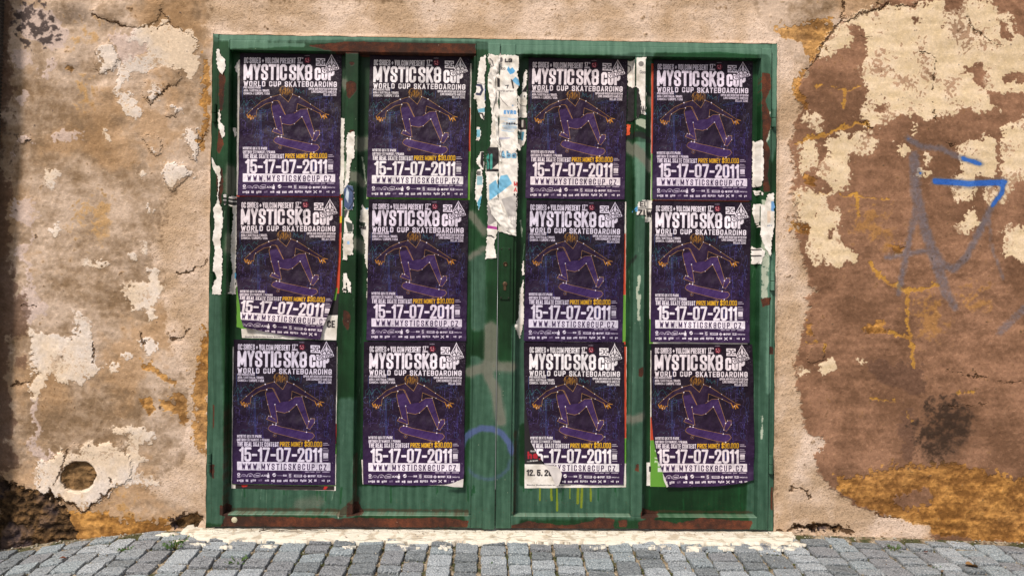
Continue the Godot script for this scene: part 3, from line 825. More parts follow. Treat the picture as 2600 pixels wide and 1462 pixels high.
			if nC[k] > 236 and nB[k] > 90 and nA[k] < 120:   # splashes of plaster
				r = 186
				g = 182
				bl = 160
			var w := 1.0 + c * 0.05 + a * 0.03 + s * 0.05
			pic[k * 3] = clampi(int(r * w), 0, 255)
			pic[k * 3 + 1] = clampi(int(g * w), 0, 255)
			pic[k * 3 + 2] = clampi(int(bl * w), 0, 255)
			rough[k] = clampi(int(ro + a * 20.0), 0, 255)
			hgt[k] = clampi(int(h + c * 3.0), 0, 255)
	return [Image.create_from_data(nx, ny, false, Image.FORMAT_RGB8, pic), Image.create_from_data(nx, ny, false, Image.FORMAT_L8, rough), Image.create_from_data(nx, ny, false, Image.FORMAT_L8, hgt)]


func door_uv(p: Vector3) -> Vector2:
	return Vector2((p.x - DOOR_RECT.position.x) / DOOR_RECT.size.x, (DOOR_RECT.end.y - p.y) / DOOR_RECT.size.y)


func bar(called: String, parent: Node, x0: float, x1: float, y0: float, y1: float, z0: float, z1: float, b := 0.002) -> MeshInstance3D:
	var st := begin()
	box(st, Vector3(x0, y0, z0), Vector3(x1, y1, z1), b, door_uv)
	return mi(called, done(st), mats.door, parent)


# a turned shape round an upright axis: rings of [radius, height]
func lathe(st: SurfaceTool, at: Vector3, rings: Array, n := 14, axis := 1, uv: Callable = no_uv) -> void:
	var mid := at
	for r in rings:
		mid[axis] += r[1] / rings.size()
	var put := func(r: Array, k: int) -> Vector3:
		var p := at
		p[axis] += r[1]
		p[(axis + 1) % 3] += sin(TAU * k / n) * r[0]
		p[(axis + 2) % 3] += cos(TAU * k / n) * r[0]
		return p
	for k in n:
		for m in rings.size() - 1:
			var inner := mid
			inner[axis] = at[axis] + (rings[m][1] + rings[m + 1][1]) * 0.5
			var q := [put.call(rings[m], k), put.call(rings[m], k + 1), put.call(rings[m + 1], k + 1), put.call(rings[m + 1], k)]
			if rings[m][0] < 1e-5:
				q.remove_at(0)
			elif rings[m + 1][0] < 1e-5:
				q.remove_at(2)
			tri(st, q, inner, uv)


func hinge(leaf: Node, x: float, y: float, side: float) -> void:
	var st := begin()
	st.set_smooth_group(-1)
	lathe(st, Vector3(x, y - 0.038, 0.017), [[0.0, 0.0], [0.0075, 0.0], [0.009, 0.0015], [0.009, 0.0355], [0.0075, 0.037], [0.0, 0.037]], 12, 1, door_uv)
	lathe(st, Vector3(x, y + 0.001, 0.017), [[0.0, 0.0], [0.0075, 0.0], [0.009, 0.0015], [0.009, 0.0355], [0.0075, 0.037], [0.0, 0.037]], 12, 1, door_uv)
	var a := minf(x, x - side * 0.02)
	box(st, Vector3(a, y - 0.034, 0.008), Vector3(a + 0.02, y + 0.034, 0.013), 0.001, door_uv)
	mi("hinge", done(st), mats.door, leaf)


func build_door() -> void:
	var pics := door_picture()
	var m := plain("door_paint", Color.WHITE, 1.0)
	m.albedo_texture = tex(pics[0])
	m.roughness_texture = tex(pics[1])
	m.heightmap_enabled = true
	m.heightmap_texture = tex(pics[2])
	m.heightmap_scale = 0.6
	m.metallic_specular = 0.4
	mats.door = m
	var fr := base("door_frame")
	tag(fr, "green painted steel frame set in the plaster round both door leaves", "door frame")
	for s in [-1.0, 1.0]:
		var st := begin()
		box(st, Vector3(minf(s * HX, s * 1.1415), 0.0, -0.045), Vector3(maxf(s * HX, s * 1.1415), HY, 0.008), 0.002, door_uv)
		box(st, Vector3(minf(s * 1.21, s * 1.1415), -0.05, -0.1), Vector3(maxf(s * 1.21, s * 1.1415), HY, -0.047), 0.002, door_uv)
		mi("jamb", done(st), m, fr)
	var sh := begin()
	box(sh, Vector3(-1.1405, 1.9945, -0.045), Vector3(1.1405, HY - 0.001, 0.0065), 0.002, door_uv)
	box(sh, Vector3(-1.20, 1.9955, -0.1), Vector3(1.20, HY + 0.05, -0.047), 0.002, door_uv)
	mi("head", done(sh), m, fr)
	# left leaf
	var l := base("door_leaf")
	tag(l, "left leaf of the green metal door, with the upright cover strip along its edge", "door", "leaves of the green metal door")
	bar("stile", l, -1.1390, -1.0920, 0.006, 1.9925, -0.030, 0.020)
	bar("stile", l, -0.0830, -0.0130, 0.006, 1.9925, -0.030, 0.0200)
	bar("bead", l, -0.0940, -0.0832, 0.059, 1.949, -0.028, 0.0125)
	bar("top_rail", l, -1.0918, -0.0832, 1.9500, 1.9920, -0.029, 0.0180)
	bar("bottom_rail", l, -1.0918, -0.0832, 0.0070, 0.0580, -0.029, 0.0180)
	bar("mullion", l, -0.6205, -0.5670, 0.0582, 1.9498, -0.028, 0.0165)
	bar("panel", l, -1.0917, -0.6206, 0.0583, 1.9497, -0.032, -0.021, 0.0005)
	bar("panel", l, -0.5669, -0.0942, 0.0583, 1.9497, -0.032, -0.021, 0.0005)
	bar("cover_strip", l, -0.0360, 0.0140, 0.004, 1.9930, 0.0204, 0.0275)
	# right leaf
	var r := base("door_leaf")
	tag(r, "right leaf of the green metal door, the one with the lock plate", "door", "leaves of the green metal door")
	bar("stile", r, 1.0960, 1.1390, 0.006, 1.9925, -0.030, 0.020)
	bar("stile", r, 0.0150, 0.0790, 0.006, 1.9925, -0.030, 0.0195)
	bar("bead", r, 0.0792, 0.0905, 0.059, 1.949, -0.028, 0.0125)
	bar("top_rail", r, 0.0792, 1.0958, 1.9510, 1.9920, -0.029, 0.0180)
	bar("bottom_rail", r, 0.0792, 1.0958, 0.0070, 0.0580, -0.029, 0.0180)
	bar("mullion", r, 0.5735, 0.6195, 0.0582, 1.9508, -0.028, 0.0165)
	bar("panel", r, 0.0907, 0.5734, 0.0583, 1.9507, -0.032, -0.021, 0.0005)
	bar("panel", r, 0.6196, 1.0957, 0.0583, 1.9507, -0.032, -0.021, 0.0005)
	for y in [1.690, 1.035, 0.265]:
		hinge(l, -1.1510, y, -1.0)
	for y in [1.705, 1.030, 0.275]:
		hinge(r, 1.1510, y, 1.0)
	# lock plate
	var lp := bar("lock_plate", r, 0.0235, 0.0655, 0.9415, 1.1560, 0.0197, 0.0245, 0.0018)
	var brass := plain("worn_brass", c8(92, 70, 52), 0.55, 0.5)
	var dk := plain("dark_steel", c8(38, 30, 26), 0.6, 0.3)
	var st2 := begin()
	lathe(st2, Vector3(0.0455, 1.0870, 0.0235), [[0.0, 0.0], [0.0092, 0.0], [0.0092, 0.0022], [0.0075, 0.0030], [0.0, 0.0018]], 18, 2)
	mi("spindle_hole", done(st2), brass, lp)
	st2 = begin()
	lathe(st2, Vector3(0.0445, 1.0060, 0.0235), [[0.0, 0.0], [0.0095, 0.0], [0.0095, 0.0030], [0.0085, 0.0038], [0.0, 0.0038]], 18, 2)
	box(st2, Vector3(0.0390, 0.9800, 0.0236), Vector3(0.0500, 1.0050, 0.0269), 0.0012)
	mi("key_cylinder", done(st2), brass, lp)
	st2 = begin()
	box(st2, Vector3(0.0436, 1.0005, 0.0262), Vector3(0.0454, 1.0115, 0.0280), 0.0004)
	mi("key_slot", done(st2), dk, lp)
	for p in [[0.029, 1.149], [0.060, 1.149], [0.029, 0.949], [0.060, 0.949]]:
		st2 = begin()
		lathe(st2, Vector3(p[0], p[1], 0.0238), [[0.0, 0.0], [0.0036, 0.0], [0.0030, 0.0018], [0.0, 0.0022]], 10, 2)
		mi("screw", done(st2), dk, lp)
	# rivets down the bead and a blob of plaster on the rail
	var pl := plain("plaster_splash", c8(196, 188, 164), 0.9)
	var bl := begin()
	lathe(bl, Vector3(-1.046, 0.034, 0.0175), [[0.0, 0.0], [0.013, 0.0], [0.011, 0.0025], [0.005, 0.004], [0.0, 0.0045]], 9, 2)
	mi("plaster_splash", done(bl), pl, l)


# ---------- the printed poster ----------
func poster_print() -> Image:
	var W := 720
	var H := 1012
	var cv := Cv.new(W, H, 3, Color.BLACK)
	var top := c8(30, 17, 36)
	var low := c8(55, 34, 74)
	var nz := noise_bytes(41, 0.02, W, H, 4)
	for j in H:
		for i in W:
			var t := clampf(smoothstep(0.25, 1.0, j / float(H)) + (nz[j * W + i] - 128) / 900.0, 0, 1)
			var k := (j * W + i) * 3
			cv.d[k] = int((top.r + (low.r - top.r) * t) * 255)
			cv.d[k + 1] = int((top.g + (low.g - top.g) * t) * 255)
			cv.d[k + 2] = int((top.b + (low.b - top.b) * t) * 255)
	var K := func(x: float, y: float) -> Vector2:   # the sheet was measured at 1:1.274, a little askew
		return Vector2((x - 95.0 + 20.0 * (y - 82.0) / 1285.0) * 0.785, (y - 82.0 - 8.0 * (x - 95.0) / 917.0) * 0.7855)
	var P := func(a: Array) -> PackedVector2Array:
		var o := PackedVector2Array()
		for k in range(0, a.size() - 1, 2):
			o.append(K.call(a[k], a[k + 1]))
		return o
	var T := func(s: String, x0: float, x1: float, y0: float, y1: float, t: float, c: Color, gap := 0.5, tilt := 0.0) -> void:
		var p: Vector2 = K.call(x0, y0)
		cv.text(s, p.x, p.y, (x1 - x0) * 0.785, (y1 - y0) * 0.785, t * 0.785, c, gap, tilt)
	var white := c8(240, 233, 246)
	rng.seed = 77
	# the crowd and the houses, drawn like star charts
	var inks := [c8(70, 130, 140), c8(70, 110, 190), c8(88, 84, 190), c8(60, 150, 150), c8(90, 90, 150), c8(110, 100, 190)]
	for k in 66:
		var right := k % 2 == 1
		var x := rng.randf_range(110, 370) if not right else rng.randf_range(720, 960)
		var y := rng.randf_range(505, 900) if not right else rng.randf_range(470, 930)
		if k > 60:
			x = rng.randf_range(160, 900)
			y = rng.randf_range(1040, 1120)
		var ink: Color = inks[rng.randi() % 6] if not (x > 230 and y > 700) else inks[1 + rng.randi() % 2]
		var s := rng.randf_range(22, 44)
		var pts := []
		match k % 5:
			0:   # a gabled house
				pts = [x - s, y + s * 1.6, x - s, y, x - s * .3, y - s * .8, x + s * .6, y - s * .1, x + s * .6, y + s * 1.6]
			1:   # a head and shoulders
				for m in 7:
					pts.append_array([x + cos(m * TAU / 6.0) * s * .6, y + sin(m * TAU / 6.0) * s * .7])
				pts.append_array([x + s * .4, y + s, x + s * 1.1, y + s * 1.4, x + s, y + s * 2.4])
			2:   # a raised arm
				pts = [x, y + s * 2, x - s * .2, y + s * .6, x + s * .3, y - s * .3, x + s * .1, y - s * 1.3, x + s * .5, y - s * 1.5, x + s * .8, y - s * .2, x + s * .5, y + s * .9, x + s * .7, y + s * 2]
			3:   # a stand
				pts = [x - s * 1.4, y + s * .2, x - s * .6, y - s * .5, x + s * .2, y - s * .1, x + s, y - s * .7, x + s * 1.5, y, x + s * 1.3, y + s, x, y + s * .8, x - s * 1.2, y + s * 1.3, x - s * 1.4, y + s * .2]
			4:   # a flag pole
				pts = [x, y + s * 2.2, x, y - s * 1.2, x + s * 1.2, y - s * .8, x + s * .1, y - s * .4, x + s * .2, y + s * 2.2]
		cv.path(P.call(pts), 1.6, ink, 0.55)
		for m in range(0, pts.size() - 1, 4):
			cv.dot(K.call(pts[m], pts[m + 1]), 1.5, ink.lightened(0.4), 0.7)
	for l in [[730, 495, 880, 462], [735, 505, 900, 470], [275, 600, 275, 930], [285, 600, 285, 920], [275, 625, 375, 600], [270, 605, 372, 588], [590, 400, 640, 440], [700, 400, 690, 470], [120, 390, 118, 500], [290, 330, 292, 420]]:
		cv.seg(K.call(l[0], l[1]), K.call(l[2], l[3]), 1.8, inks[1], 0.75)
	for m in [[590, 440, 598, 400, 612, 440, 628, 405, 640, 445, 668, 420, 672, 450], [110, 560, 130, 510, 150, 560, 170, 520, 195, 500, 220, 530, 235, 560], [230, 500, 245, 480, 262, 500, 280, 470]]:
		cv.path(P.call(m), 1.8, inks[3], 0.8)
	for k in 240:
		cv.dot(Vector2(rng.randf_range(8, W - 8), rng.randf_range(8, H - 8)), rng.randf_range(0.5, 1.5), white, rng.randf_range(0.3, 0.9))
	# the skater
	var body := [455, 458, 530, 525, 568, 455, 627, 478, 730, 545, 855, 627, 845, 655, 805, 625, 735, 590, 612, 540, 605, 605, 640, 590, 700, 588, 765, 800, 780, 785, 812, 783, 812, 820, 770, 880, 745, 868, 653, 660, 585, 722, 545, 735, 475, 720, 485, 825, 470, 825, 383, 792, 403, 763, 425, 770, 395, 660, 375, 560, 387, 527, 330, 538, 257, 585, 238, 655, 190, 670, 155, 637, 205, 588, 285, 520, 373, 480]
	var bp: PackedVector2Array = P.call(body)
	cv.poly(bp, c8(44, 26, 56))
	cv.poly(P.call([380, 560, 470, 540, 505, 640, 582, 630, 640, 592, 700, 590, 765, 800, 780, 785, 812, 783, 812, 820, 770, 880, 745, 868, 653, 660, 585, 722, 545, 735, 475, 720, 485, 825, 383, 792, 403, 763, 425, 770, 395, 660]), c8(64, 41, 94), 0.9)
	var board: PackedVector2Array = P.call([398, 880, 400, 866, 412, 848, 440, 838, 468, 842, 510, 857, 740, 905, 795, 912, 813, 938, 790, 965, 760, 980, 690, 973, 455, 913, 420, 898])
	cv.poly(board, c8(66, 42, 98))
	var gold := c8(190, 142, 76)
	cv.path(board, 2.4, gold, 0.95, true)
	for l in [[455, 458, 455, 400, 475, 382, 545, 385, 568, 405, 568, 455, 530, 525, 455, 458], [452, 457, 373, 480, 285, 520, 205, 588, 155, 637], [238, 655, 245, 600, 257, 585, 330, 538, 387, 527, 400, 513, 437, 513, 502, 640], [568, 455, 627, 478, 730, 545, 855, 627, 897, 640], [805, 625, 735, 590, 612, 540, 605, 610],
		[387, 527, 375, 560, 382, 600, 395, 660, 425, 770, 403, 763, 383, 792, 470, 825, 485, 822], [425, 770, 460, 793], [458, 660, 478, 775, 485, 825], [582, 628, 640, 590, 700, 588, 765, 800], [470, 720, 545, 735, 585, 722, 653, 660, 745, 860], [762, 808, 780, 785, 812, 783, 812, 820, 770, 880, 745, 868, 762, 808], [432, 513, 450, 520, 505, 640]]:
		cv.path(P.call(l), 2.4, gold, 0.95)
	for l in [[155, 637, 165, 668, 180, 640, 190, 685, 203, 648, 212, 678, 222, 650, 238, 655], [897, 640, 862, 636, 880, 672, 858, 645, 855, 680, 842, 648, 832, 672, 815, 625, 805, 625], [160, 640, 178, 672, 186, 640, 200, 680], [820, 640, 835, 660, 850, 640, 870, 668]]:
		cv.path(P.call(l), 3.0, c8(222, 150, 40), 0.95)
	for k in 46:
		var x := rng.randf_range(458, 560)
		var y := rng.randf_range(385, 440)
		cv.seg(K.call(x, y), K.call(x + rng.randf_range(-16, 4), minf(y + rng.randf_range(16, 40), 470)), 1.9, c8(196, 140, 44), 0.8)
	for c in [[458, 935, 14], [685, 990, 12]]:
		var ring := PackedVector2Array()
		for m in 12:
			ring.append(K.call(c[0], c[1]) + Vector2.from_angle(m * TAU / 12.0) * c[2] * 0.785)
		cv.path(ring, 2.0, gold, 0.8, true)
		cv.dot(K.call(c[0], c[1]), 2.0, white)
	for k in range(0, body.size() - 1, 4):
		cv.dot(K.call(body[k], body[k + 1]), 3.0, white)
	for p in [[373, 480], [627, 478], [458, 660], [653, 660], [387, 527], [762, 808], [440, 838], [468, 842], [740, 905], [760, 980], [425, 768]]:
		cv.dot(K.call(p[0], p[1]), 4.4, white)
	# lettering
	T.call("DC SHOES + VOLCOM PRESENT", 132, 597, 122, 174, 7.2, white, 0.35)
	T.call("17", 612, 645, 121, 160, 7.0, white, 0.5)
	T.call("TH", 648, 664, 121, 136, 3.0, white, 0.5)
	T.call("ANNUAL", 612, 664, 162, 178, 3.4, white, 0.4)
	cv.rect(K.call(676, 104).x, K.call(676, 104).y, K.call(722, 104).x, K.call(676, 109).y, white, 0.5)
	cv.dot(K.call(703, 146), 22, c8(84, 22, 44))
	for k in 26:
		cv.dot(K.call(703 + rng.randf_range(-22, 22), 146 + rng.randf_range(-20, 20)), rng.randf_range(2, 4.5), [c8(196, 60, 80), c8(224, 150, 160), c8(60, 14, 34)][k % 3])
	T.call("MYSTIC", 128, 518, 180, 326, 24.0, white, 0.22)
	T.call("SK8", 538, 746, 184, 330, 24.0, white, 0.22)
	T.call("CUP", 768, 946, 212, 330, 24.0, white, 0.22)
	T.call("WORLD", 128, 322, 334, 383, 9.5, white, 1.0)
	T.call("CUP", 356, 464, 336, 384, 9.5, white, 1.0)
	T.call("SKATEBOARDING", 497, 968, 337, 387, 9.5, white, 0.9)
	T.call("PRO RIDERS FROM", 128, 278, 384, 403, 3.6, white, 0.4)
	T.call("ASIA / AUSTRALIA / BRASIL", 128, 362, 409, 430, 3.6, white, 0.4)
	T.call("CANADA / EUROPE / USA", 128, 362, 435, 457, 3.6, white, 0.4)
	T.call("OPEN AIR ROOFING SYSTEM", 714, 968, 397, 417, 3.6, white, 0.4)
	T.call("LIVE CONCERTS AND DJS", 740, 966, 422, 443, 3.6, white, 0.4)
	T.call("RELAX ZONE", 848, 966, 448, 470, 4.0, white, 0.4)
	T.call("MYSTIC SKATE PARK", 122, 340, 930, 955, 4.8, white, 0.4)
	T.call("OSTROV ŠTVANICE / PRAHA", 122, 412, 963, 987, 4.6, white, 0.4)
	T.call("THE REAL SKATE CONTEST", 124, 492, 992, 1033, 6.6, white, 0.4)
	T.call("PRIZE MONEY", 502, 708, 992, 1034, 6.6, c8(232, 180, 40), 0.4)
	T.call("$30.000", 722, 880, 987, 1035, 7.0, c8(232, 180, 40), 0.4)
	T.call("15-17-07-2011", 142, 880, 1040, 1168, 21.0, white, 0.3)
	for k in 11:
		var yy := 1000.0 + k * 15.0
		if k in [2, 8, 9]:
			continue
		cv.rect(K.call(888, yy).x, K.call(888, yy).y, K.call(rng.randf_range(925, 944), yy).x, K.call(888, yy).y + 5.0, white, 0.7)
	cv.poly(P.call([890, 1092, 932, 1092, 932, 1138, 890, 1138]), white, 0.95)
	cv.poly(P.call([120, 1170, 952, 1178, 952, 1250, 120, 1246]), white)
	cv.text("WWW.MYSTICSK8CUP.CZ", K.call(162, 1185).x, K.call(162, 1185).y, 594, 43, 6.4, c8(58, 36, 78), 1.9)
	# the two sponsors' marks at the top right
	cv.poly(P.call([778, 128, 862, 130, 862, 198, 778, 196]), white)
	cv.path(P.call([792, 142, 812, 142, 818, 152, 818, 172, 812, 184, 792, 184]), 5.0, top)
	cv.seg(K.call(778, 163), K.call(800, 163), 6.0, top)
	cv.path(P.call([848, 150, 848, 142, 834, 142, 828, 152, 828, 174, 834, 184, 848, 184, 848, 174]), 5.0, top)
	cv.seg(K.call(846, 163), K.call(864, 163), 9.0, top)
	cv.poly(P.call([920, 94, 980, 196, 930, 246, 908, 246, 862, 198]), white)
	cv.poly(P.call([920, 106, 970, 194, 926, 236, 912, 236, 872, 196]), top)
	for f in [[920, 112, 934, 168, 921, 196, 908, 168], [936, 150, 964, 192, 938, 176], [904, 150, 878, 194, 902, 178], [922, 204, 936, 180, 958, 198, 928, 226], [918, 204, 904, 182, 884, 200, 912, 226]]:
		cv.poly(P.call(f), white)
	cv.poly(P.call([826, 226, 984, 196, 994, 216, 986, 234, 850, 270, 828, 258]), top)
	cv.poly(P.call([832, 230, 980, 203, 988, 218, 982, 230, 852, 264, 834, 254]), white)
	cv.text("VOLCOM", K.call(842, 232).x, K.call(842, 232).y, 106, 21, 4.2, top, 0.6, -0.19)
	for k in 34:
		var p: Vector2 = K.call(rng.randf_range(945, 1000), rng.randf_range(100, 320))
		cv.seg(p, p + Vector2(rng.randf_range(-5, 5), rng.randf_range(-4, 4)), 1.6, white, 0.6)
	# sponsors' rows
	var x := 122.0
	T.call("AXE", 335, 400, 1284, 1303, 4.6, white, 0.4)
	cv.rect(K.call(408, 0).x, K.call(408, 1284).y, K.call(428, 0).x, K.call(408, 1314).y, white)
	cv.rect(K.call(414, 0).x, K.call(408, 1270).y, K.call(422, 0).x, K.call(408, 1284).y, white)
	cv.dot(K.call(452, 1288), 13, white)
	cv.path(P.call([440, 1294, 452, 1290, 464, 1280]), 4.0, low)
	cv.dot(K.call(135, 1284), 11, white, 0.9)
	cv.dot(K.call(135, 1282), 4, low)
	cv.rect(K.call(122, 1300).x, K.call(122, 1300).y, K.call(150, 1300).x, K.call(122, 1311).y, white, 0.8)
	for c in [[180, 22, 0.55], [238, 28, 0.8]]:
		for m in 9:
			var an := PI + PI * m / 8.0
			cv.dot(K.call(c[0] + cos(an) * c[1], 1302 + sin(an) * c[1] * 0.9), 3.4, white, c[2])
		cv.rect(K.call(c[0] - 12, 1290).x, K.call(c[0], 1292).y, K.call(c[0] + 12, 1290).x, K.call(c[0], 1304).y, white, c[2] * 0.8)
	cv.path(P.call([276, 1310, 276, 1284, 300, 1272, 326, 1276, 326, 1304, 276, 1310]), 2.6, white, 0.9)
	cv.rect(K.call(284, 1286).x, K.call(284, 1288).y, K.call(320, 1288).x, K.call(284, 1300).y, white, 0.7)
	T.call("3DS", 530, 562, 1284, 1300, 3.4, white, 0.4)
	cv.rect(K.call(478, 1290).x, K.call(478, 1290).y, K.call(528, 1290).x, K.call(478, 1296).y, white, 0.5)
	cv.path(P.call([576, 1272, 606, 1274, 606, 1312, 576, 1312, 576, 1272]), 1.6, white, 0.5)
	T.call("5", 584, 602, 1278, 1308, 5.0, white, 0.4)
	for b in [[628, 700, 1284, 1306], [836, 872, 1286, 1306]]:
		cv.poly(P.call([b[0], b[2], b[1], b[2] + 1, b[1], b[3] + 1, b[0], b[3]]), white, 0.9)
		T.call("OCKO", b[0] + 8, b[1] - 8, b[2] + 4, b[3] - 5, 2.8, low, 0.4)
	cv.poly(P.call([708, 1298, 726, 1282, 744, 1298, 726, 1314]), white, 0.8)
	cv.dot(K.call(760, 1298), 8, white)
	T.call("SPORT", 774, 820, 1288, 1306, 3.2, white, 0.4)
	T.call("TIMEOUT.CZ", 880, 952, 1294, 1304, 2.0, white, 0.5)
	for xx in [620, 830, 850]:
		cv.seg(K.call(xx, 1270 if xx < 850 else 1326), K.call(xx, 1316 if xx < 850 else 1354), 1.4, white, 0.6)
	for b in [[120, 180], [198, 222], [242, 290], [310, 346], [368, 406], [424, 458], [476, 518], [534, 574], [590, 664], [684, 740], [808, 832], [874, 904], [924, 950]]:
		var dim := 0.35 if b[0] == 310 else 0.9
		var n := maxi(1, int((b[1] - b[0]) / 13.0))
		for m in n:
			var xa: float = b[0] + (b[1] - b[0]) * m / n
			cv.rect(K.call(xa, 1331).x, K.call(xa, rng.randf_range(1326, 1332)).y, K.call(xa + (b[1] - b[0]) / n - rng.randf_range(1, 3.5), 1331).x, K.call(xa, rng.randf_range(1342, 1350)).y, white, dim)
	cv.path(P.call([760, 1328, 786, 1348]), 5.0, white)
	cv.path(P.call([786, 1328, 760, 1348]), 5.0, white)
	for b in [[728, 766], [772, 810], [824, 862], [880, 944]]:
		cv.rect(K.call(b[0], 1258).x, K.call(b[0], 1256).y, K.call(b[1], 1258).x, K.call(b[0], 1265).y, white, 0.6)
	return cv.image()


# ---------- paper on the door ----------
func door_z(x: float, y: float) -> float:
	if y > 1.9495 or y < 0.0585 or absf(x) > 1.094:
		return 0.020
	if x > -0.037 and x < 0.0145:
		return 0.0275
	if x > -0.0835 and x < 0.0795:
		return 0.020
	if (x > -0.6215 and x < -0.566) or (x > 0.5725 and x < 0.6205):
		return 0.0165
	if x > -0.0945 and x < 0.091:
		return 0.0125
	return -0.021


# a sheet of paper cut to an outline, laid over a base and creased
func sheet(outline: PackedVector2Array, cell: float, under: Callable, crease: Callable, uv: Callable) -> ArrayMesh:
	var st := begin()
	var lo := Vector2(INF, INF)
	var hi := -lo
	for p in outline:
		lo = lo.min(p)
		hi = hi.max(p)
	var nx := ceili((hi.x - lo.x) / cell)
	var ny := ceili((hi.y - lo.y) / cell)
	for j in ny:
		for i in nx:
			var a := lo + Vector2(i, j) * cell
			var b := a + Vector2(cell, cell)
			for piece in Geometry2D.intersect_polygons(outline, PackedVector2Array([a, Vector2(b.x, a.y), b, Vector2(a.x, b.y)])):
				var t := Geometry2D.triangulate_polygon(piece)
				for k in range(0, t.size(), 3):
					var q := [piece[t[k]], piece[t[k + 1]], piece[t[k + 2]]]
					if (q[1] - q[0]).cross(q[2] - q[0]) > 0.0:
						q.reverse()
					for p: Vector2 in q:
						var z: float = crease.call(p)
						var e := 0.003
						st.set_normal(Vector3(-(crease.call(p + Vector2(e, 0)) - z) / e, -(crease.call(p + Vector2(0, e)) - z) / e, 1.0).normalized())
						st.set_uv(uv.call(p))
						st.add_vertex(Vector3(p.x, p.y, under.call(p) + z))
	return st.commit()


func ragged(outline: PackedVector2Array, step: float, amp: float, seed_: int) -> PackedVector2Array:
	var r := RandomNumberGenerator.new()
	r.seed = seed_
	var o := PackedVector2Array()
	for k in outline.size():
		var p := outline[k]
		var q := outline[(k + 1) % outline.size()]
		var n := maxi(1, int(p.distance_to(q) / step))
		for m in n:
			var side := (q - p).orthogonal().normalized()
			o.append(p.lerp(q, m / float(n)) + side * (r.randf_range(-amp, amp) if m > 0 else r.randf_range(-amp, amp) * 0.4))
	return o


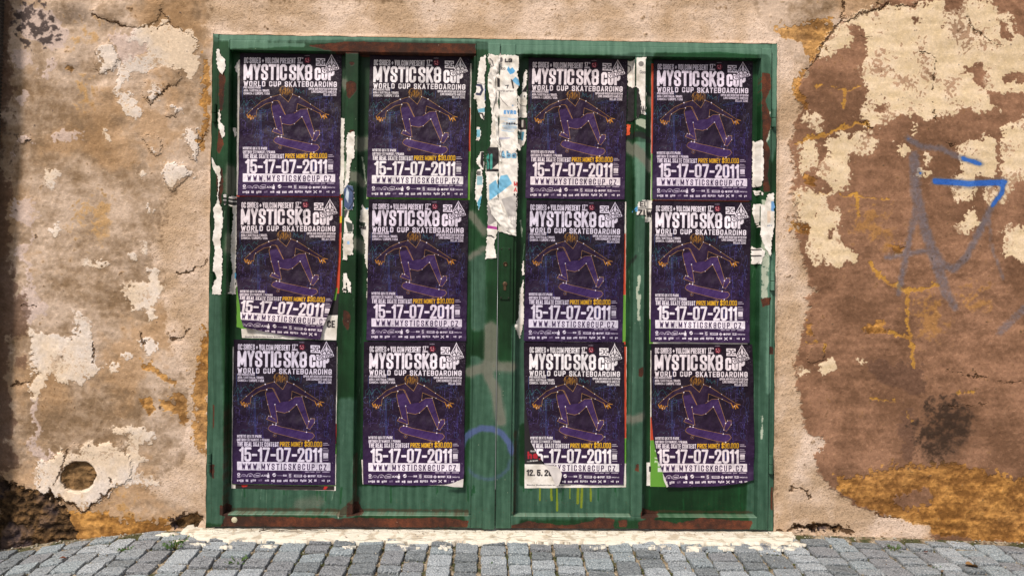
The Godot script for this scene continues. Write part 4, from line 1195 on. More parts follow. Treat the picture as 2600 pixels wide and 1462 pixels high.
func print_sheet() -> Image:   # what is printed on the older posters and on the torn scraps, laid out as they hang
	var W := 1300
	var H := 1125
	var cv := Cv.new(W, H, 3, c8(236, 229, 224))
	var nz := noise_bytes(51, 0.02, W, H, 4)
	var ns := noise_bytes(52, 0.2, W, H, 2)
	for k in W * H:
		var v := minf((nz[k] - 118) * 0.34, 8.0) + (ns[k] - 128) * 0.08
		cv.d[k * 3] = clampi(cv.d[k * 3] + int(v), 0, 255)
		cv.d[k * 3 + 1] = clampi(cv.d[k * 3 + 1] + int(v * 1.05), 0, 255)
		cv.d[k * 3 + 2] = clampi(cv.d[k * 3 + 2] + int(v * 1.2), 0, 255)
	var A := func(p: PackedVector2Array, c: Color, a := 1.0) -> void:
		cv.poly(on(p, DOOR_RECT, W, H), c, a)
	var L := func(p: PackedVector2Array, w: float, c: Color, a := 1.0) -> void:
		cv.path(on(p, DOOR_RECT, W, H), w, c, a)
	var T := func(s: String, p: PackedVector2Array, t: float, c: Color, tilt := 0.0) -> void:
		var q := on(p, DOOR_RECT, W, H)
		cv.text(s, q[0].x, q[0].y, q[1].x - q[0].x, q[1].y - q[0].y, t, c, 0.5, tilt)
	var ink := c8(28, 22, 28)
	var orange := c8(200, 70, 40)
	var green := c8(98, 156, 52)
	# edges of older posters
	A.call(V([-1075,1361,-614,1367,-614,1346,-1075,1339]), orange)
	A.call(V([-672,1369,-638,1370,-633,959,-666,959]), orange)
	A.call(V([-700,959,-633,959,-632,870,-699,869]), ink)
	A.call(V([-667,982,-647,982,-655,931,-672,931]), green)
	A.call(V([-1065,983,-1024,983,-1021,810,-1063,809]), green)
	A.call(V([-649,1279,-633,1280,-632,1240,-645,1229]), c8(232, 190, 40))
	A.call(V([-649,1251,-632,1252,-632,1218,-644,1206]), c8(150, 30, 36))
	T.call("CE", V([-689,847,-658,818]), 3.0, ink)
	T.call("Ceske Budejovice Music Center", V([-1026,780,-876,774]), 1.2, c8(120, 116, 120))
	A.call(V([-122,1738,-107,1738,-105,1556,-120,1556]), orange)
	A.call(V([-120,1556,-105,1556,-103,1353,-117,1353]), green)
	A.call(V([-532,1361,-106,1367,-106,1353,-532,1348]), green)
	A.call(V([646,1962,661,1962,665,1557,650,1557]), orange)
	A.call(V([650,1557,665,1557,667,1362,652,1362]), green)
	A.call(V([657,1365,1083,1367,1083,1361,657,1358]), c8(150, 30, 36))
	A.call(V([656,1962,930,1965,930,1952,656,1949]), c8(170, 44, 40))
	A.call(V([646,867,664,867,665,765,647,765]), green)
	A.call(V([528,1221,546,1222,549,967,531,967]), orange)
	A.call(V([531,967,549,967,551,764,533,764]), green)
	A.call(V([658,460,685,461,686,363,658,363]), orange)
	A.call(V([658,363,745,374,747,169,660,168]), green)
	T.call("t", V([677,325,682,316]), 1.4, c8(230, 240, 220))
	T.call("vs", V([677,295,688,286]), 1.4, c8(230, 240, 220))
	T.call("Pr", V([677,279,691,270]), 1.4, c8(230, 240, 220))
	for y in [860, 910, 952]:
		A.call(PackedVector2Array([Vector2(0.690, 0.30 - (y - 860) * 0.00054), Vector2(0.735, 0.30 - (y - 860) * 0.00054), Vector2(0.735, 0.282 - (y - 860) * 0.00054), Vector2(0.690, 0.282 - (y - 860) * 0.00054)]), c8(216, 222, 218))
	T.call("1", V([654,255,660,233]), 4.0, ink)
	A.call(V([542,773,553,773,558,371,547,371]), orange)
	A.call(V([547,371,558,371,559,267,548,267]), green)
	A.call(V([-1070,172,-639,168,-639,164,-1070,168]), green)
	A.call(V([-1057,168,-651,164,-651,147,-1057,149]), c8(34, 24, 26))
	A.call(V([-1035,167,-1005,167,-1011,159,-1029,157]), c8(190, 34, 30))
	A.call(V([-692,163,-677,162,-685,150,-697,150]), c8(190, 34, 30))
	A.call(V([-654,421,-640,421,-639,338,-653,338]), c8(170, 44, 40))
	A.call(V([-653,338,-639,338,-638,296,-653,296]), green)
	# the poster of a gig, its lower part laid bare
	A.call(V([118,773,282,775,288,260,124,261]), c8(30, 24, 30))
	T.call("hey", V([146,313,213,282]), 4.2, c8(176, 26, 44), -0.04)
	T.call("RADIO", V([159,318,193,311]), 2.0, c8(200, 196, 196))
	T.call("...to muzes", V([144,276,184,269]), 1.6, c8(200, 196, 196), -0.10)
	T.call("12. 5. 20", V([144,238,250,212]), 2.8, ink)
	T.call("Ceske Budejovice Music Center", V([145,177,328,172]), 1.2, c8(130, 126, 128))
	# the thick layer of bills over the middle of the door
	cv.dot(on(V([16,1926,16,1926]), DOOR_RECT, W, H)[0], 5.5, c8(140, 132, 134))
	T.call("LG", V([34,1931,64,1916]), 2.2, ink)
	T.call("Coo", V([11,1899,36,1885]), 1.0, c8(120, 112, 112))
	L.call(V([-28,1928,-17,1917,-13,1899,-20,1895,-29,1913]), 2.0, c8(90, 84, 88))
	A.call(V([43,1885,48,1900,56,1889,65,1897,77,1882,70,1871,56,1866,49,1875]), c8(84, 160, 216))
	A.call(V([65,1842,78,1857,96,1846,98,1830,85,1825,71,1835]), c8(110, 176, 222))
	A.call(V([3,1849,14,1847,14,1812,4,1812]), ink)
	A.call(V([59,1848,66,1842,73,1810,68,1808]), ink)
	L.call(V([38,1820,49,1822,44,1809]), 2.0, c8(60, 60, 70))
	T.call("www.grad", V([3,1802,71,1795]), 1.0, c8(150, 144, 146))
	L.call(V([17,1771,28,1755,47,1737]), 1.4, c8(150, 140, 140))
	T.call("EVRO", V([32,1719,83,1703]), 2.6, c8(90, 150, 212))
	A.call(V([65,1742,72,1741,68,1735]), c8(90, 150, 212))
	for k in 26:
		var q := on(V([7,1689,88,1633]), DOOR_RECT, W, H)
		var y := lerpf(q[0].y, q[1].y, k / 26.0)
		cv.seg(Vector2(q[0].x + rng.randf_range(0, 30), y), Vector2(q[1].x - rng.randf_range(0, 20), y + rng.randf_range(-4, 4)), 1.6, c8(150, 188, 228), 0.55)
	T.call("rave.c", V([43,1670,96,1660]), 2.2, c8(60, 54, 60))
	A.call(V([10,1606,59,1608,59,1603,14,1598]), c8(190, 190, 214))
	A.call(V([-39,1564,13,1565,14,1466,-37,1463]), ink)
	T.call("SO", V([-37,1538,-12,1474]), 3.4, c8(60, 150, 140))
	T.call("THI W", V([-37,1465,18,1454]), 2.2, c8(230, 226, 222))
	A.call(V([14,1503,14,1475,-14,1476]), c8(226, 216, 208))
	T.call("Abo", V([21,1552,86,1522]), 4.6, c8(40, 70, 110))
	T.call("Abo", V([22,1551,85,1523]), 2.6, c8(140, 194, 226))
	A.call(V([-25,1410,3,1432,8,1411,22,1450,49,1454,69,1418,-23,1345]), c8(118, 184, 222))
	for v in [["M", 262, 305, c8(206, 44, 50)], ["A", 318, 358, c8(206, 44, 50)], ["N", 374, 416, ink], ["N", 424, 462, ink], ["O", 470, 508, ink], ["N", 514, 548, ink]]:
		T.call(v[0], PackedVector2Array([wm(462, v[1]), wm(494, v[2])]), 1.7, v[3])
	T.call("US", V([51,1335,81,1308]), 3.6, ink)
	T.call("US", V([52,1333,80,1310]), 1.8, c8(170, 200, 224))
	A.call(V([-31,1340,7,1265,-30,1239]), c8(168, 160, 162))
	A.call(V([26,1354,86,1372,88,1209,60,1266]), c8(190, 184, 184))
	T.call("THE", V([58,1284,84,1268]), 2.6, c8(236, 230, 228))
	T.call("ERI", V([60,1265,85,1252]), 2.6, c8(236, 230, 228))
	A.call(V([-34,1246,13,1238,12,1228,-33,1233]), c8(176, 60, 150))
	L.call(V([-30,1203,-14,1202,-3,1195]), 2.6, ink)
	L.call(V([-84,1822,-63,1819,-57,1801,-66,1782,-80,1784]), 5.0, c8(44, 48, 80))
	L.call(V([-77,1831,-46,1822]), 1.4, c8(120, 116, 120))
	A.call(V([-76,1721,-45,1728,-45,1710,-72,1708]), c8(110, 176, 204))
	L.call(V([-69,1705,-56,1703,-50,1685]), 3.0, ink)
	A.call(V([-48,1819,-35,1819,-36,1761,-47,1759]), c8(40, 80, 160))
	A.call(V([-79,1638,-64,1638,-64,1609,-78,1605]), c8(120, 184, 210))
	A.call(V([-59,1546,-49,1546,-49,1476,-62,1498]), ink)
	T.call("EI", V([-74,1467,-61,1450]), 2.6, ink)
	A.call(V([-75,1447,-53,1447,-53,1411,-75,1410]), c8(150, 192, 206))
	A.call(V([-73,1339,-56,1370,-55,1339,-68,1308]), c8(90, 170, 200))
	A.call(V([90,1694,128,1695,129,1651,90,1647]), c8(40, 28, 30))
	A.call(V([105,1691,114,1691,114,1659,105,1658]), c8(226, 216, 208))
	A.call(V([91,1640,105,1640,106,1608,91,1608]), c8(80, 110, 110))
	A.call(V([107,1640,118,1640,113,1604,106,1604]), c8(90, 160, 190))
	A.call(V([107,1807,127,1840,127,1807]), ink)
	L.call(V([90,1759,101,1751,127,1746]), 1.4, c8(110, 104, 104))
	A.call(V([115,1789,118,1794,120,1789,118,1782]), ink)
	# bills on the two mullions
	A.call(V([-627,1374,-605,1405,-581,1398,-578,1354,-581,1305,-601,1302,-624,1322]), c8(70, 88, 128))
	A.call(V([-607,1395,-598,1374,-601,1328,-613,1354]), c8(196, 206, 222))
	L.call(V([-602,1395,-581,1375,-581,1333,-596,1307]), 2.0, c8(30, 36, 60))
	A.call(V([-624,1299,-601,1302,-611,1271,-623,1265]), c8(70, 66, 72))
	A.call(V([-611,1255,-581,1245,-581,1212,-600,1211]), c8(60, 70, 64))
	A.call(V([-604,1173,-594,1175,-593,1161,-603,1161]), c8(150, 186, 230))
	T.call("E", V([-616,980,-606,971]), 2.2, ink)
	T.call("PŘÍ", V([-559,1237,-534,1225]), 1.8, ink)
	A.call(V([-560,1256,-537,1254,-539,1238,-558,1239]), c8(30, 44, 34))
	cv.dot(on(V([596,1920,596,1920]), DOOR_RECT, W, H)[0], 6.0, c8(130, 124, 124))
	L.call(V([547,1924,558,1919,560,1905,548,1890]), 2.6, c8(120, 114, 114))
	T.call("Cook", V([591,1893,623,1880]), 1.2, c8(120, 114, 114))
	L.call(V([619,1928,620,1912]), 2.0, ink)
	A.call(V([618,1839,628,1846,628,1824,622,1815]), c8(110, 180, 226))
	A.call(V([617,1723,627,1733,627,1701,619,1701]), c8(110, 180, 226))
	for k in 8:
		L.call(PackedVector2Array([wq(200 + k * 5, 435 + (k % 3) * 18), wq(206 + k * 5, 490 - (k % 2) * 20)]), 1.6, ink)
	A.call(V([582,1326,656,1327,656,1323,582,1322]), c8(60, 56, 58))
	T.call("ZLW", V([590,1319,656,1291]), 3.4, ink)
	T.call("EL", V([597,1355,630,1330]), 3.0, c8(70, 64, 66))
	A.call(V([571,1337,588,1337,588,1310,571,1310]), c8(80, 160, 216))
	A.call(V([1140,1359,1163,1360,1163,1318,1140,1320]), c8(110, 160, 214))
	A.call(V([1124,1320,1137,1320,1138,1271,1125,1271]), c8(226, 196, 172), 0.7)
	T.call("UTT", V([1124,1262,1145,1256]), 1.2, c8(120, 130, 150))
	for y in [1022, 1076]:
		A.call(PackedVector2Array([wn(96, y), wn(190, y + 10), wn(190, y + 18), wn(96, y + 12)]), ink)
	A.call(V([-1108,1358,-1059,1354,-1059,1347,-1108,1349]), c8(190, 186, 188))
	A.call(V([-1108,1346,-1059,1345,-1059,1319,-1107,1318]), c8(40, 38, 40))
	A.call(V([-1108,1336,-1059,1336,-1059,1331,-1108,1332]), c8(200, 196, 196))
	A.call(V([-1072,1041,-1062,1041,-1062,1016,-1072,1017]), c8(90, 170, 220))
	A.call(V([-537,1345,-527,1345,-527,1310,-536,1309]), c8(80, 150, 200))
	return cv.image()


func wm(x: float, y: float) -> Vector2:   # a spot on the middle bills, from their own measure
	return Vector2(-0.1263 + x * 0.0004392, 1.5386 - y * 0.0004288)


func wq(x: float, y: float) -> Vector2:
	return Vector2(0.4845 + x * 0.0005329, 1.9699 - y * 0.0005186)


func wn(x: float, y: float) -> Vector2:
	return Vector2(1.0093 + x * 0.0004898, 1.6528 - y * 0.0004764)


func build_paper() -> void:
	var ink := plain("poster_print", Color.WHITE, 0.6)
	ink.metallic_specular = 0.35
	ink.albedo_texture = tex(poster_print())
	var grain := noise_tex(61, 0.006, 5, [])
	ink.heightmap_enabled = true
	ink.heightmap_texture = grain
	ink.heightmap_scale = 1.1
	var inks: Array[StandardMaterial3D] = []   # fresher and more faded prints
	for tone in [c8(255, 252, 255), c8(240, 234, 244), c8(255, 255, 250), c8(230, 228, 240), c8(248, 242, 240)]:
		var v := ink.duplicate() as StandardMaterial3D
		v.albedo_color = tone
		inks.append(v)
	var old := plain("old_paper", Color.WHITE, 0.75)
	old.albedo_texture = tex(print_sheet())
	var back := plain("paper_back", c8(214, 206, 206), 0.8)
	mats.paper = old
	mats.bare = plain("bare_paper", c8(238, 232, 228), 0.8)
	var uv_door := func(p: Vector2) -> Vector2: return door_uv(Vector3(p.x, p.y, 0))
	var over := func(p: Vector2) -> float: return door_z(p.x, p.y)
	# older posters that show round the edges of the new ones
	var olds := [
		["white edge of an old poster behind the top poster of the leftmost panel", V([-1073,1912,-1067,1922,-649,1924,-640,1350,-1070,1349]), 1],
		["old orange and green poster behind the top poster right of the left mullion", V([-520,1918,-105,1922,-105,1354,-534,1353]), 2],
		["old orange and green poster behind the top poster of the rightmost panel", V([647,1935,1068,1935,1064,1362,649,1361]), 3],
		["old poster with orange edge and ICE lettering behind the peeling left poster", V([-1070,1344,-633,1354,-639,1033,-646,870,-651,766,-1039,772,-1043,811,-1062,817]), 4],
		["old poster with green edge behind the middle poster of the rightmost panel", V([644,1343,1056,1348,1062,765,650,765]), 5],
		["old poster with black bottom edge and red bits below the lowest left poster", V([-1076,736,-646,740,-645,145,-1074,152]), 6],
		["white old poster edge beside the lowest poster right of the left mullion", V([-541,274,-519,274,-121,225,-120,169,-193,169,-534,173]), 7],
		["old gig poster reading 12. 5. 20 behind the folded lowest poster", V([128,748,555,752,558,168,136,161]), 8],
		["old green and orange poster left of the lowest poster in the rightmost panel", V([655,737,831,739,836,171,659,171]), 9],
		["white old poster strip with a black figure beside the green poster, rightmost panel", V([643,271,665,271,666,175,644,175]), 10],
		["orange edged old poster behind the middle poster next to the lock plate", V([136,1336,547,1355,550,759,132,761]), 11],
	]
	for o in olds:
		var fn := noise(100 + o[2], 9.0, 2)
		var crease := func(p: Vector2) -> float: return 0.0009 + fn.get_noise_2d(p.x, p.y) * 0.0006
		var n := mi("old_poster", sheet(ragged(o[1], 0.02, 0.0008, o[2]), 0.03, over, crease, uv_door), old, self)
		tag(n, o[0], "old poster", "older posters under the new ones")
	# the twelve new posters: top left, top right, bottom left
	var where := [["top", "in the leftmost door panel"], ["top", "right of the left mullion"], ["top", "left of the right mullion"], ["top", "in the rightmost door panel"]]
	var spots := [
		[[-1.0617, 1.9482, -.6429, 1.9515, -1.0631, 1.3583], [-.5261, 1.9481, -.1096, 1.9490, -.5316, 1.3590], [.1336, 1.9493, .5466, 1.9502, .1255, 1.3630], [.6550, 1.9500, 1.0720, 1.9505, .6542, 1.3669]],
		[[-1.0650, 1.3495, -.6416, 1.3527, -1.0640, .7620], [-.5234, 1.3510, -.1108, 1.3517, -.5256, .7676], [.1304, 1.3565, .5411, 1.3555, .1256, .7710], [.6543, 1.3587, 1.0691, 1.3577, .6535, .7731]],
		[[-1.0709, .7653, -.6485, .7631, -1.0705, .1709], [-.5288, .7611, -.1120, .7621, -.5309, .1698], [.1338, .7646, .5455, .7639, .1355, .1744], [.6553, .7666, 1.0792, .7677, .6600, .1764]]]
	for row in 3:
		for col in 4:
			var s: Array = spots[row][col]
			var a := Vector2(s[0], s[1])
			var ex := Vector2(s[2], s[3]) - a
			var ey := Vector2(s[4], s[5]) - a
			var fn := noise(200 + row * 4 + col, 5.0, 3)
			var fc := noise(300 + row * 4 + col, 7.0, 2)
			fc.fractal_type = FastNoiseLite.FRACTAL_RIDGED
			var key := row * 4 + col
			var uvf := func(p: Vector2) -> Vector2:
				var d := p - a
				var det := ex.cross(ey)
				var u := d.cross(ey) / det
				var v := ex.cross(d) / det
				if key == 4:
					v += 0.055 * (1.0 - u) * smoothstep(0.55, 0.9, v)
					u += 0.03 * smoothstep(0.6, 0.95, v)
				return Vector2(clampf(u, 0.003, 0.997), clampf(v, 0.003, 0.997))
			var lift := func(p: Vector2) -> float:
				var d := p - a
				var det := ex.cross(ey)
				var u := d.cross(ey) / det
				var v := ex.cross(d) / det
				var z := 0.0046 - row * 0.0006 + fn.get_noise_2d(p.x, p.y) * 0.0028 + fc.get_noise_2d(p.x * 1.6, p.y * 0.7) * 0.0016 + fc.get_noise_2d(p.x * 0.5 + 9.0, p.y * 2.2) * 0.0012
				match key:
					4:
						z += 0.016 * smoothstep(0.55, 1.0, v) * (0.25 + 0.75 * pow(absf(u - 0.5) * 2.0, 2.0)) + 0.006 * sin(v * 30.0 + u * 3.0) * smoothstep(0.5, 0.8, v) * 0.35
					10:
						z += 0.014 * smoothstep(0.30, 0.0, u) * smoothstep(0.55, 0.9, v)
					11:
						z += 0.012 * smoothstep(0.25, 0.0, u) * smoothstep(0.6, 0.95, v) + 0.008 * smoothstep(0.9, 1.0, v)
					9:
						z += 0.010 * smoothstep(0.75, 1.0, u) * smoothstep(0.88, 1.0, v)
					_:
						z += 0.003 * smoothstep(0.93, 1.0, v) * (0.5 + fn.get_noise_2d(u * 0.4 + key, 3.0))
				return z
			var outline := PackedVector2Array([a, a + ex, a + ex + ey, a + ey])
			match key:
				4:
					outline = V([-1067,1354,-646,1358,-644,1285,-645,1128,-654,987,-666,925,-686,864,-703,824,-713,769,-742,769,-854,782,-938,798,-1027,816,-1040,854,-1048,910,-1059,971,-1066,1039,-1065,1179])
				10:
					outline = V([126,767,544,770,550,272,547,179,398,177,284,180,275,186,286,220,283,240,263,255,218,263,183,309,160,353,150,417,139,476,129,615])
				11:
					outline = V([657,766,1081,767,1088,561,1093,348,1090,204,1042,190,943,178,787,172,731,174,709,234,686,288,669,374,661,459])
				9:
					outline = V([-536,762,-115,765,-117,577,-115,227,-117,203,-156,184,-197,175,-273,170,-424,171,-532,174,-536,398])
			var under := func(_p: Vector2) -> float: return -0.021
			var n := base("skate_poster")
			mi("print", sheet(ragged(outline, 0.05, 0.0006, key), 0.02, under, lift, uvf), inks[(key * 7 + row) % 5], n)
			var rowname: String = ["topmost", "middle", "lowest"][row]
			var label := "%s purple skateboarding poster %s" % [rowname, where[col][1]]
			if key == 4:
				label = "middle purple skateboarding poster peeling and curling at its foot, leftmost door panel"
			elif key == 10:
				label = "lowest purple skateboarding poster with its corner folded over, left of the right mullion"
			tag(n, label, "poster", "purple skateboarding posters pasted on the door")
			if key == 10:
				var fl := func(p: Vector2) -> float: return 0.024 + fn.get_noise_2d(p.x * 3.0, p.y * 3.0) * 0.004
				mi("folded_corner", sheet(ragged(V([216,265,236,261,263,254,284,239,289,224,283,196,275,179,264,175,259,190,246,219,232,245]), 0.02, 0.001, 7), 0.012, under, fl, uv_door), back, n)
			elif key == 9:
				var fl := func(p: Vector2) -> float: return 0.019 + fn.get_noise_2d(p.x * 3.0, p.y * 3.0) * 0.003
				mi("folded_corner", sheet(V([-198,175,-156,186,-117,203,-119,168,-156,169]), 0.012, under, fl, uv_door), back, n)
			elif key == 11:
				var fl := func(p: Vector2) -> float: return 0.016 + fn.get_noise_2d(p.x * 3.0, p.y * 3.0) * 0.003
				mi("folded_corner", sheet(V([707,232,717,212,732,177,725,173,712,201]), 0.012, under, fl, uv_door), back, n)
	# torn scraps
	var scraps := [
		["white torn paper high on the left door stile, beside the top poster", V([-1144,1949,-1131,1949,-1125,1922,-1108,1906,-1107,1881,-1119,1846,-1132,1859,-1141,1886,-1144,1922])],
		["small white paper shred on the left stile over bare rust", V([-1131,1705,-1122,1678,-1125,1654,-1108,1635,-1107,1600,-1115,1587,-1126,1611,-1135,1658])],
		["long ragged white paper strip running down the left door stile", V([-1159,1508,-1142,1480,-1124,1469,-1118,1430,-1128,1385,-1134,1352,-1110,1290,-1108,1251,-1115,1200,-1117,1156,-1108,1122,-1109,1038,-1111,951,-1149,950,-1146,982,-1130,1021,-1147,1054,-1139,1127,-1149,1178,-1141,1245,-1147,1301,-1127,1346,-1131,1430,-1153,1469])],
		["white paper strip with black stripes left of the peeling poster", V([-1108,1356,-1061,1354,-1061,1318,-1068,1313,-1066,1235,-1067,1156,-1067,951,-1096,951,-1080,1050,-1091,1122,-1088,1201,-1080,1274,-1086,1314,-1106,1318])],
		["thin white paper sliver left of the top left poster", V([-1075,1911,-1065,1903,-1066,1840,-1075,1868,-1083,1887])],
		["white paper fleck low beside the top left poster", V([-1088,1639,-1074,1637,-1072,1608,-1079,1599,-1085,1624])],
		["narrow white paper strip between the top left poster and the left mullion", V([-646,1684,-628,1685,-629,1555,-626,1478,-629,1374,-649,1362,-647,1451,-643,1529])],
		["white torn paper hanging below a rust spot on the left mullion", V([-606,1618,-578,1621,-579,1514,-590,1511,-595,1478,-597,1420,-607,1394,-618,1394,-611,1436,-609,1514,-612,1581])],
		["torn scrap with blue denim print on the left mullion", V([-627,1374,-605,1406,-582,1399,-578,1354,-581,1303,-601,1301,-624,1320])],
		["dark printed paper scrap below the denim scrap on the left mullion", V([-624,1301,-597,1305,-600,1271,-580,1243,-580,1208,-626,1208,-624,1255])],
		["square white paper remnant on the middle of the left mullion", V([-628,1205,-580,1206,-579,1118,-602,1118,-604,1095,-627,1097])],
		["white paper remnant shaped like a pair of legs on the left mullion", V([-627,1043,-605,1044,-601,1028,-588,1007,-584,963,-596,965,-604,1006,-606,963,-617,965,-629,1007])],
		["tall white paper strip between the left mullion and the posters right of it", V([-560,1282,-550,1329,-538,1313,-525,1316,-521,1220,-519,1013,-521,936,-527,936,-526,1065,-536,1086,-537,1168,-551,1204,-560,1230])],
		["torn white paper with dark arc print left of the cover strip, near its top", V([-45,1946,-43,1880,-50,1857,-46,1822,-46,1739,-48,1677,-58,1684,-76,1717,-80,1764,-93,1767,-92,1786,-83,1793,-77,1851,-73,1916,-68,1926,-65,1936,-55,1936])],
		["small pale blue paper fleck left of the cover strip", V([-78,1649,-65,1647,-61,1616,-70,1591,-82,1593,-78,1619])],
		["half black paper fleck left of the cover strip, above the lettered scrap", V([-63,1548,-49,1548,-49,1474,-61,1479,-80,1506])],
		["slim lettered scrap ending in a point left of the cover strip", V([-77,1467,-61,1480,-56,1467,-51,1427,-57,1361,-65,1305,-75,1339,-82,1352,-81,1401,-77,1436])],
		["thick torn bill with LG and EVRO print over the middle of the door", V([-37,1948,10,1939,13,1952,19,1947,93,1945,93,1904,84,1876,97,1840,85,1802,89,1730,94,1666,90,1622,95,1589,109,1583,102,1563,84,1565,96,1504,92,1465,93,1372,88,1241,87,1208,69,1208,11,1223,8,1209,-3,1164,9,1115,-38,1105,-34,1151,-30,1221,-30,1300,-35,1414,-39,1458,-38,1546,-24,1566,-18,1638,-15,1692,-23,1746,-33,1800,-36,1851,-24,1892,-34,1920])],
		["pale paper with a black star print right of the thick torn bill", V([121,1901,126,1898,127,1701,92,1699,96,1723,90,1749,88,1781,109,1803,110,1865])],
		["dark printed shred right of the thick torn bill, beside the poster", V([90,1693,124,1693,126,1623,120,1593,103,1574,91,1589])],
		["small white paper flake beside the poster next to the lock plate", V([114,1091,123,1105,125,1046,115,1042])],
		["white paper sliver left of the middle poster, below the lock plate", V([106,963,121,1026,125,860,110,780,87,831,103,868])],
		["white bill with grey globe print at the top of the right mullion", V([546,1942,624,1949,624,1834,626,1727,618,1710,599,1713,596,1770,587,1818,550,1838,544,1886])],
		["black paper scrap beside the right mullion under the globe bill", V([549,1837,577,1828,591,1812,599,1716,578,1692,548,1691]), "black"],
		["small orange paper fleck beside the right mullion", V([546,1678,562,1677,558,1633,545,1631]), "orange"],
		["lettered black and white scrap across the middle of the right mullion", V([590,1350,619,1360,654,1363,656,1307,649,1271,625,1271,619,1296,584,1298,584,1310,572,1310,576,1322,585,1330])],
		["upper white paper remnant beside the right door stile", V([1074,1615,1102,1609,1106,1540,1109,1466,1097,1421,1075,1424])],
		["thin white paper curl between the two remnants at the right stile", V([1077,1408,1091,1408,1107,1393,1107,1382,1082,1395])],
		["large white torn paper on the right door stile", V([1082,1353,1112,1344,1126,1388,1149,1396,1153,1350,1154,1257,1143,1193,1141,1133,1130,1144,1110,1183,1095,1222,1098,1246,1075,1319])],
		["black striped paper shred left of the right door stile", V([1073,1176,1117,1156,1115,1133,1107,1123,1102,1099,1074,1103])],
	]
	var blk := plain("black_paper", c8(26, 22, 26), 0.7)
	var orn := plain("orange_paper", c8(224, 84, 40), 0.7)
	var k := 0
	for s in scraps:
		k += 1
		var fn := noise(400 + k, 22.0, 3)
		var big: bool = k == 18
		var crease := func(p: Vector2) -> float: return 0.0030 + fn.get_noise_2d(p.x, p.y) * (0.0042 if big else 0.0026)
		var m: Material = old
		if s.size() > 2:
			m = blk if s[2] == "black" else orn
		var n := base("paper_scrap")
		mi("paper", sheet(ragged(s[1], 0.005, 0.0028, 500 + k), 0.012, over, crease, uv_door), m, n)
		tag(n, s[0], "paper scrap", "torn paper left on the door")
		if big:
			for f in [V([-5,1707,6,1700,9,1628,16,1574,24,1531,24,1505,15,1512,12,1556,2,1599,-3,1657]), V([-22,1348,11,1362,33,1310,88,1222,89,1204,74,1206,25,1244,-15,1292]), V([-35,1852,-13,1888,12,1943,15,1952,19,1947,5,1888,-5,1838,-1,1780,-14,1707,-22,1747,-34,1801])]:
				var curl := func(p: Vector2) -> float: return 0.0075 + fn.get_noise_2d(p.x * 1.4, p.y * 1.4 + 7.0) * 0.006
				mi("peeled_layer", sheet(ragged(f, 0.008, 0.0014, 600), 0.010, over, curl, uv_door), mats.bare, n)


# ---------- the pavement ----------
func ground_y(x: float, z: float) -> float:
	var b := -0.012
	if x < -1.0:
		b -= 0.096 * smoothstep(0.0, 1.15, -1.0 - x) * minf(-1.0 - x, 1.4) / 1.05
	elif x > 1.1:
		b -= 0.028 * minf(x - 1.1, 2.0)
	return b - 0.082 * z


func sett_mesh(seed_: int) -> ArrayMesh:   # a hewn stone, one by one across, about one high
	var r := RandomNumberGenerator.new()
	r.seed = seed_
	var st := begin()
	var n := 12
	var out: Array[Vector2] = []
	for k in n:
		var a := TAU * (k + 0.5) / n
		var c := Vector2(cos(a), sin(a))
		var s := pow(pow(absf(c.x), 11.0) + pow(absf(c.y), 11.0), -1.0 / 11.0)
		out.append(c * s * 0.5 * r.randf_range(0.95, 1.0))
	var tilt := Vector2(r.randf_range(-.05, .05), r.randf_range(-.05, .05))
	var rings := []
	for q in [[1.0, -0.8], [1.0, -0.08], [0.98, -0.02], [0.95, 0.0], [0.5, 0.006]]:
		var ring := []
		for p in out:
			ring.append(Vector3(p.x * q[0], q[1] + (p.dot(tilt) + r.randf_range(-.018, .018) if q[1] > -0.7 else 0.0), p.y * q[0]))
		rings.append(ring)
	var mid := Vector3(0, -0.4, 0)
	st.set_smooth_group(-1)
	for m in rings.size() - 1:
		for k in n:
			var j := (k + 1) % n
			tri(st, [rings[m][k], rings[m][j], rings[m + 1][j]], mid, no_uv)
			tri(st, [rings[m][k], rings[m + 1][j], rings[m + 1][k]], mid, no_uv)
	for k in n:
		tri(st, [rings[-1][k], rings[-1][(k + 1) % n], Vector3(0, r.randf_range(.005, .03), 0)], mid, no_uv)
	return done(st)


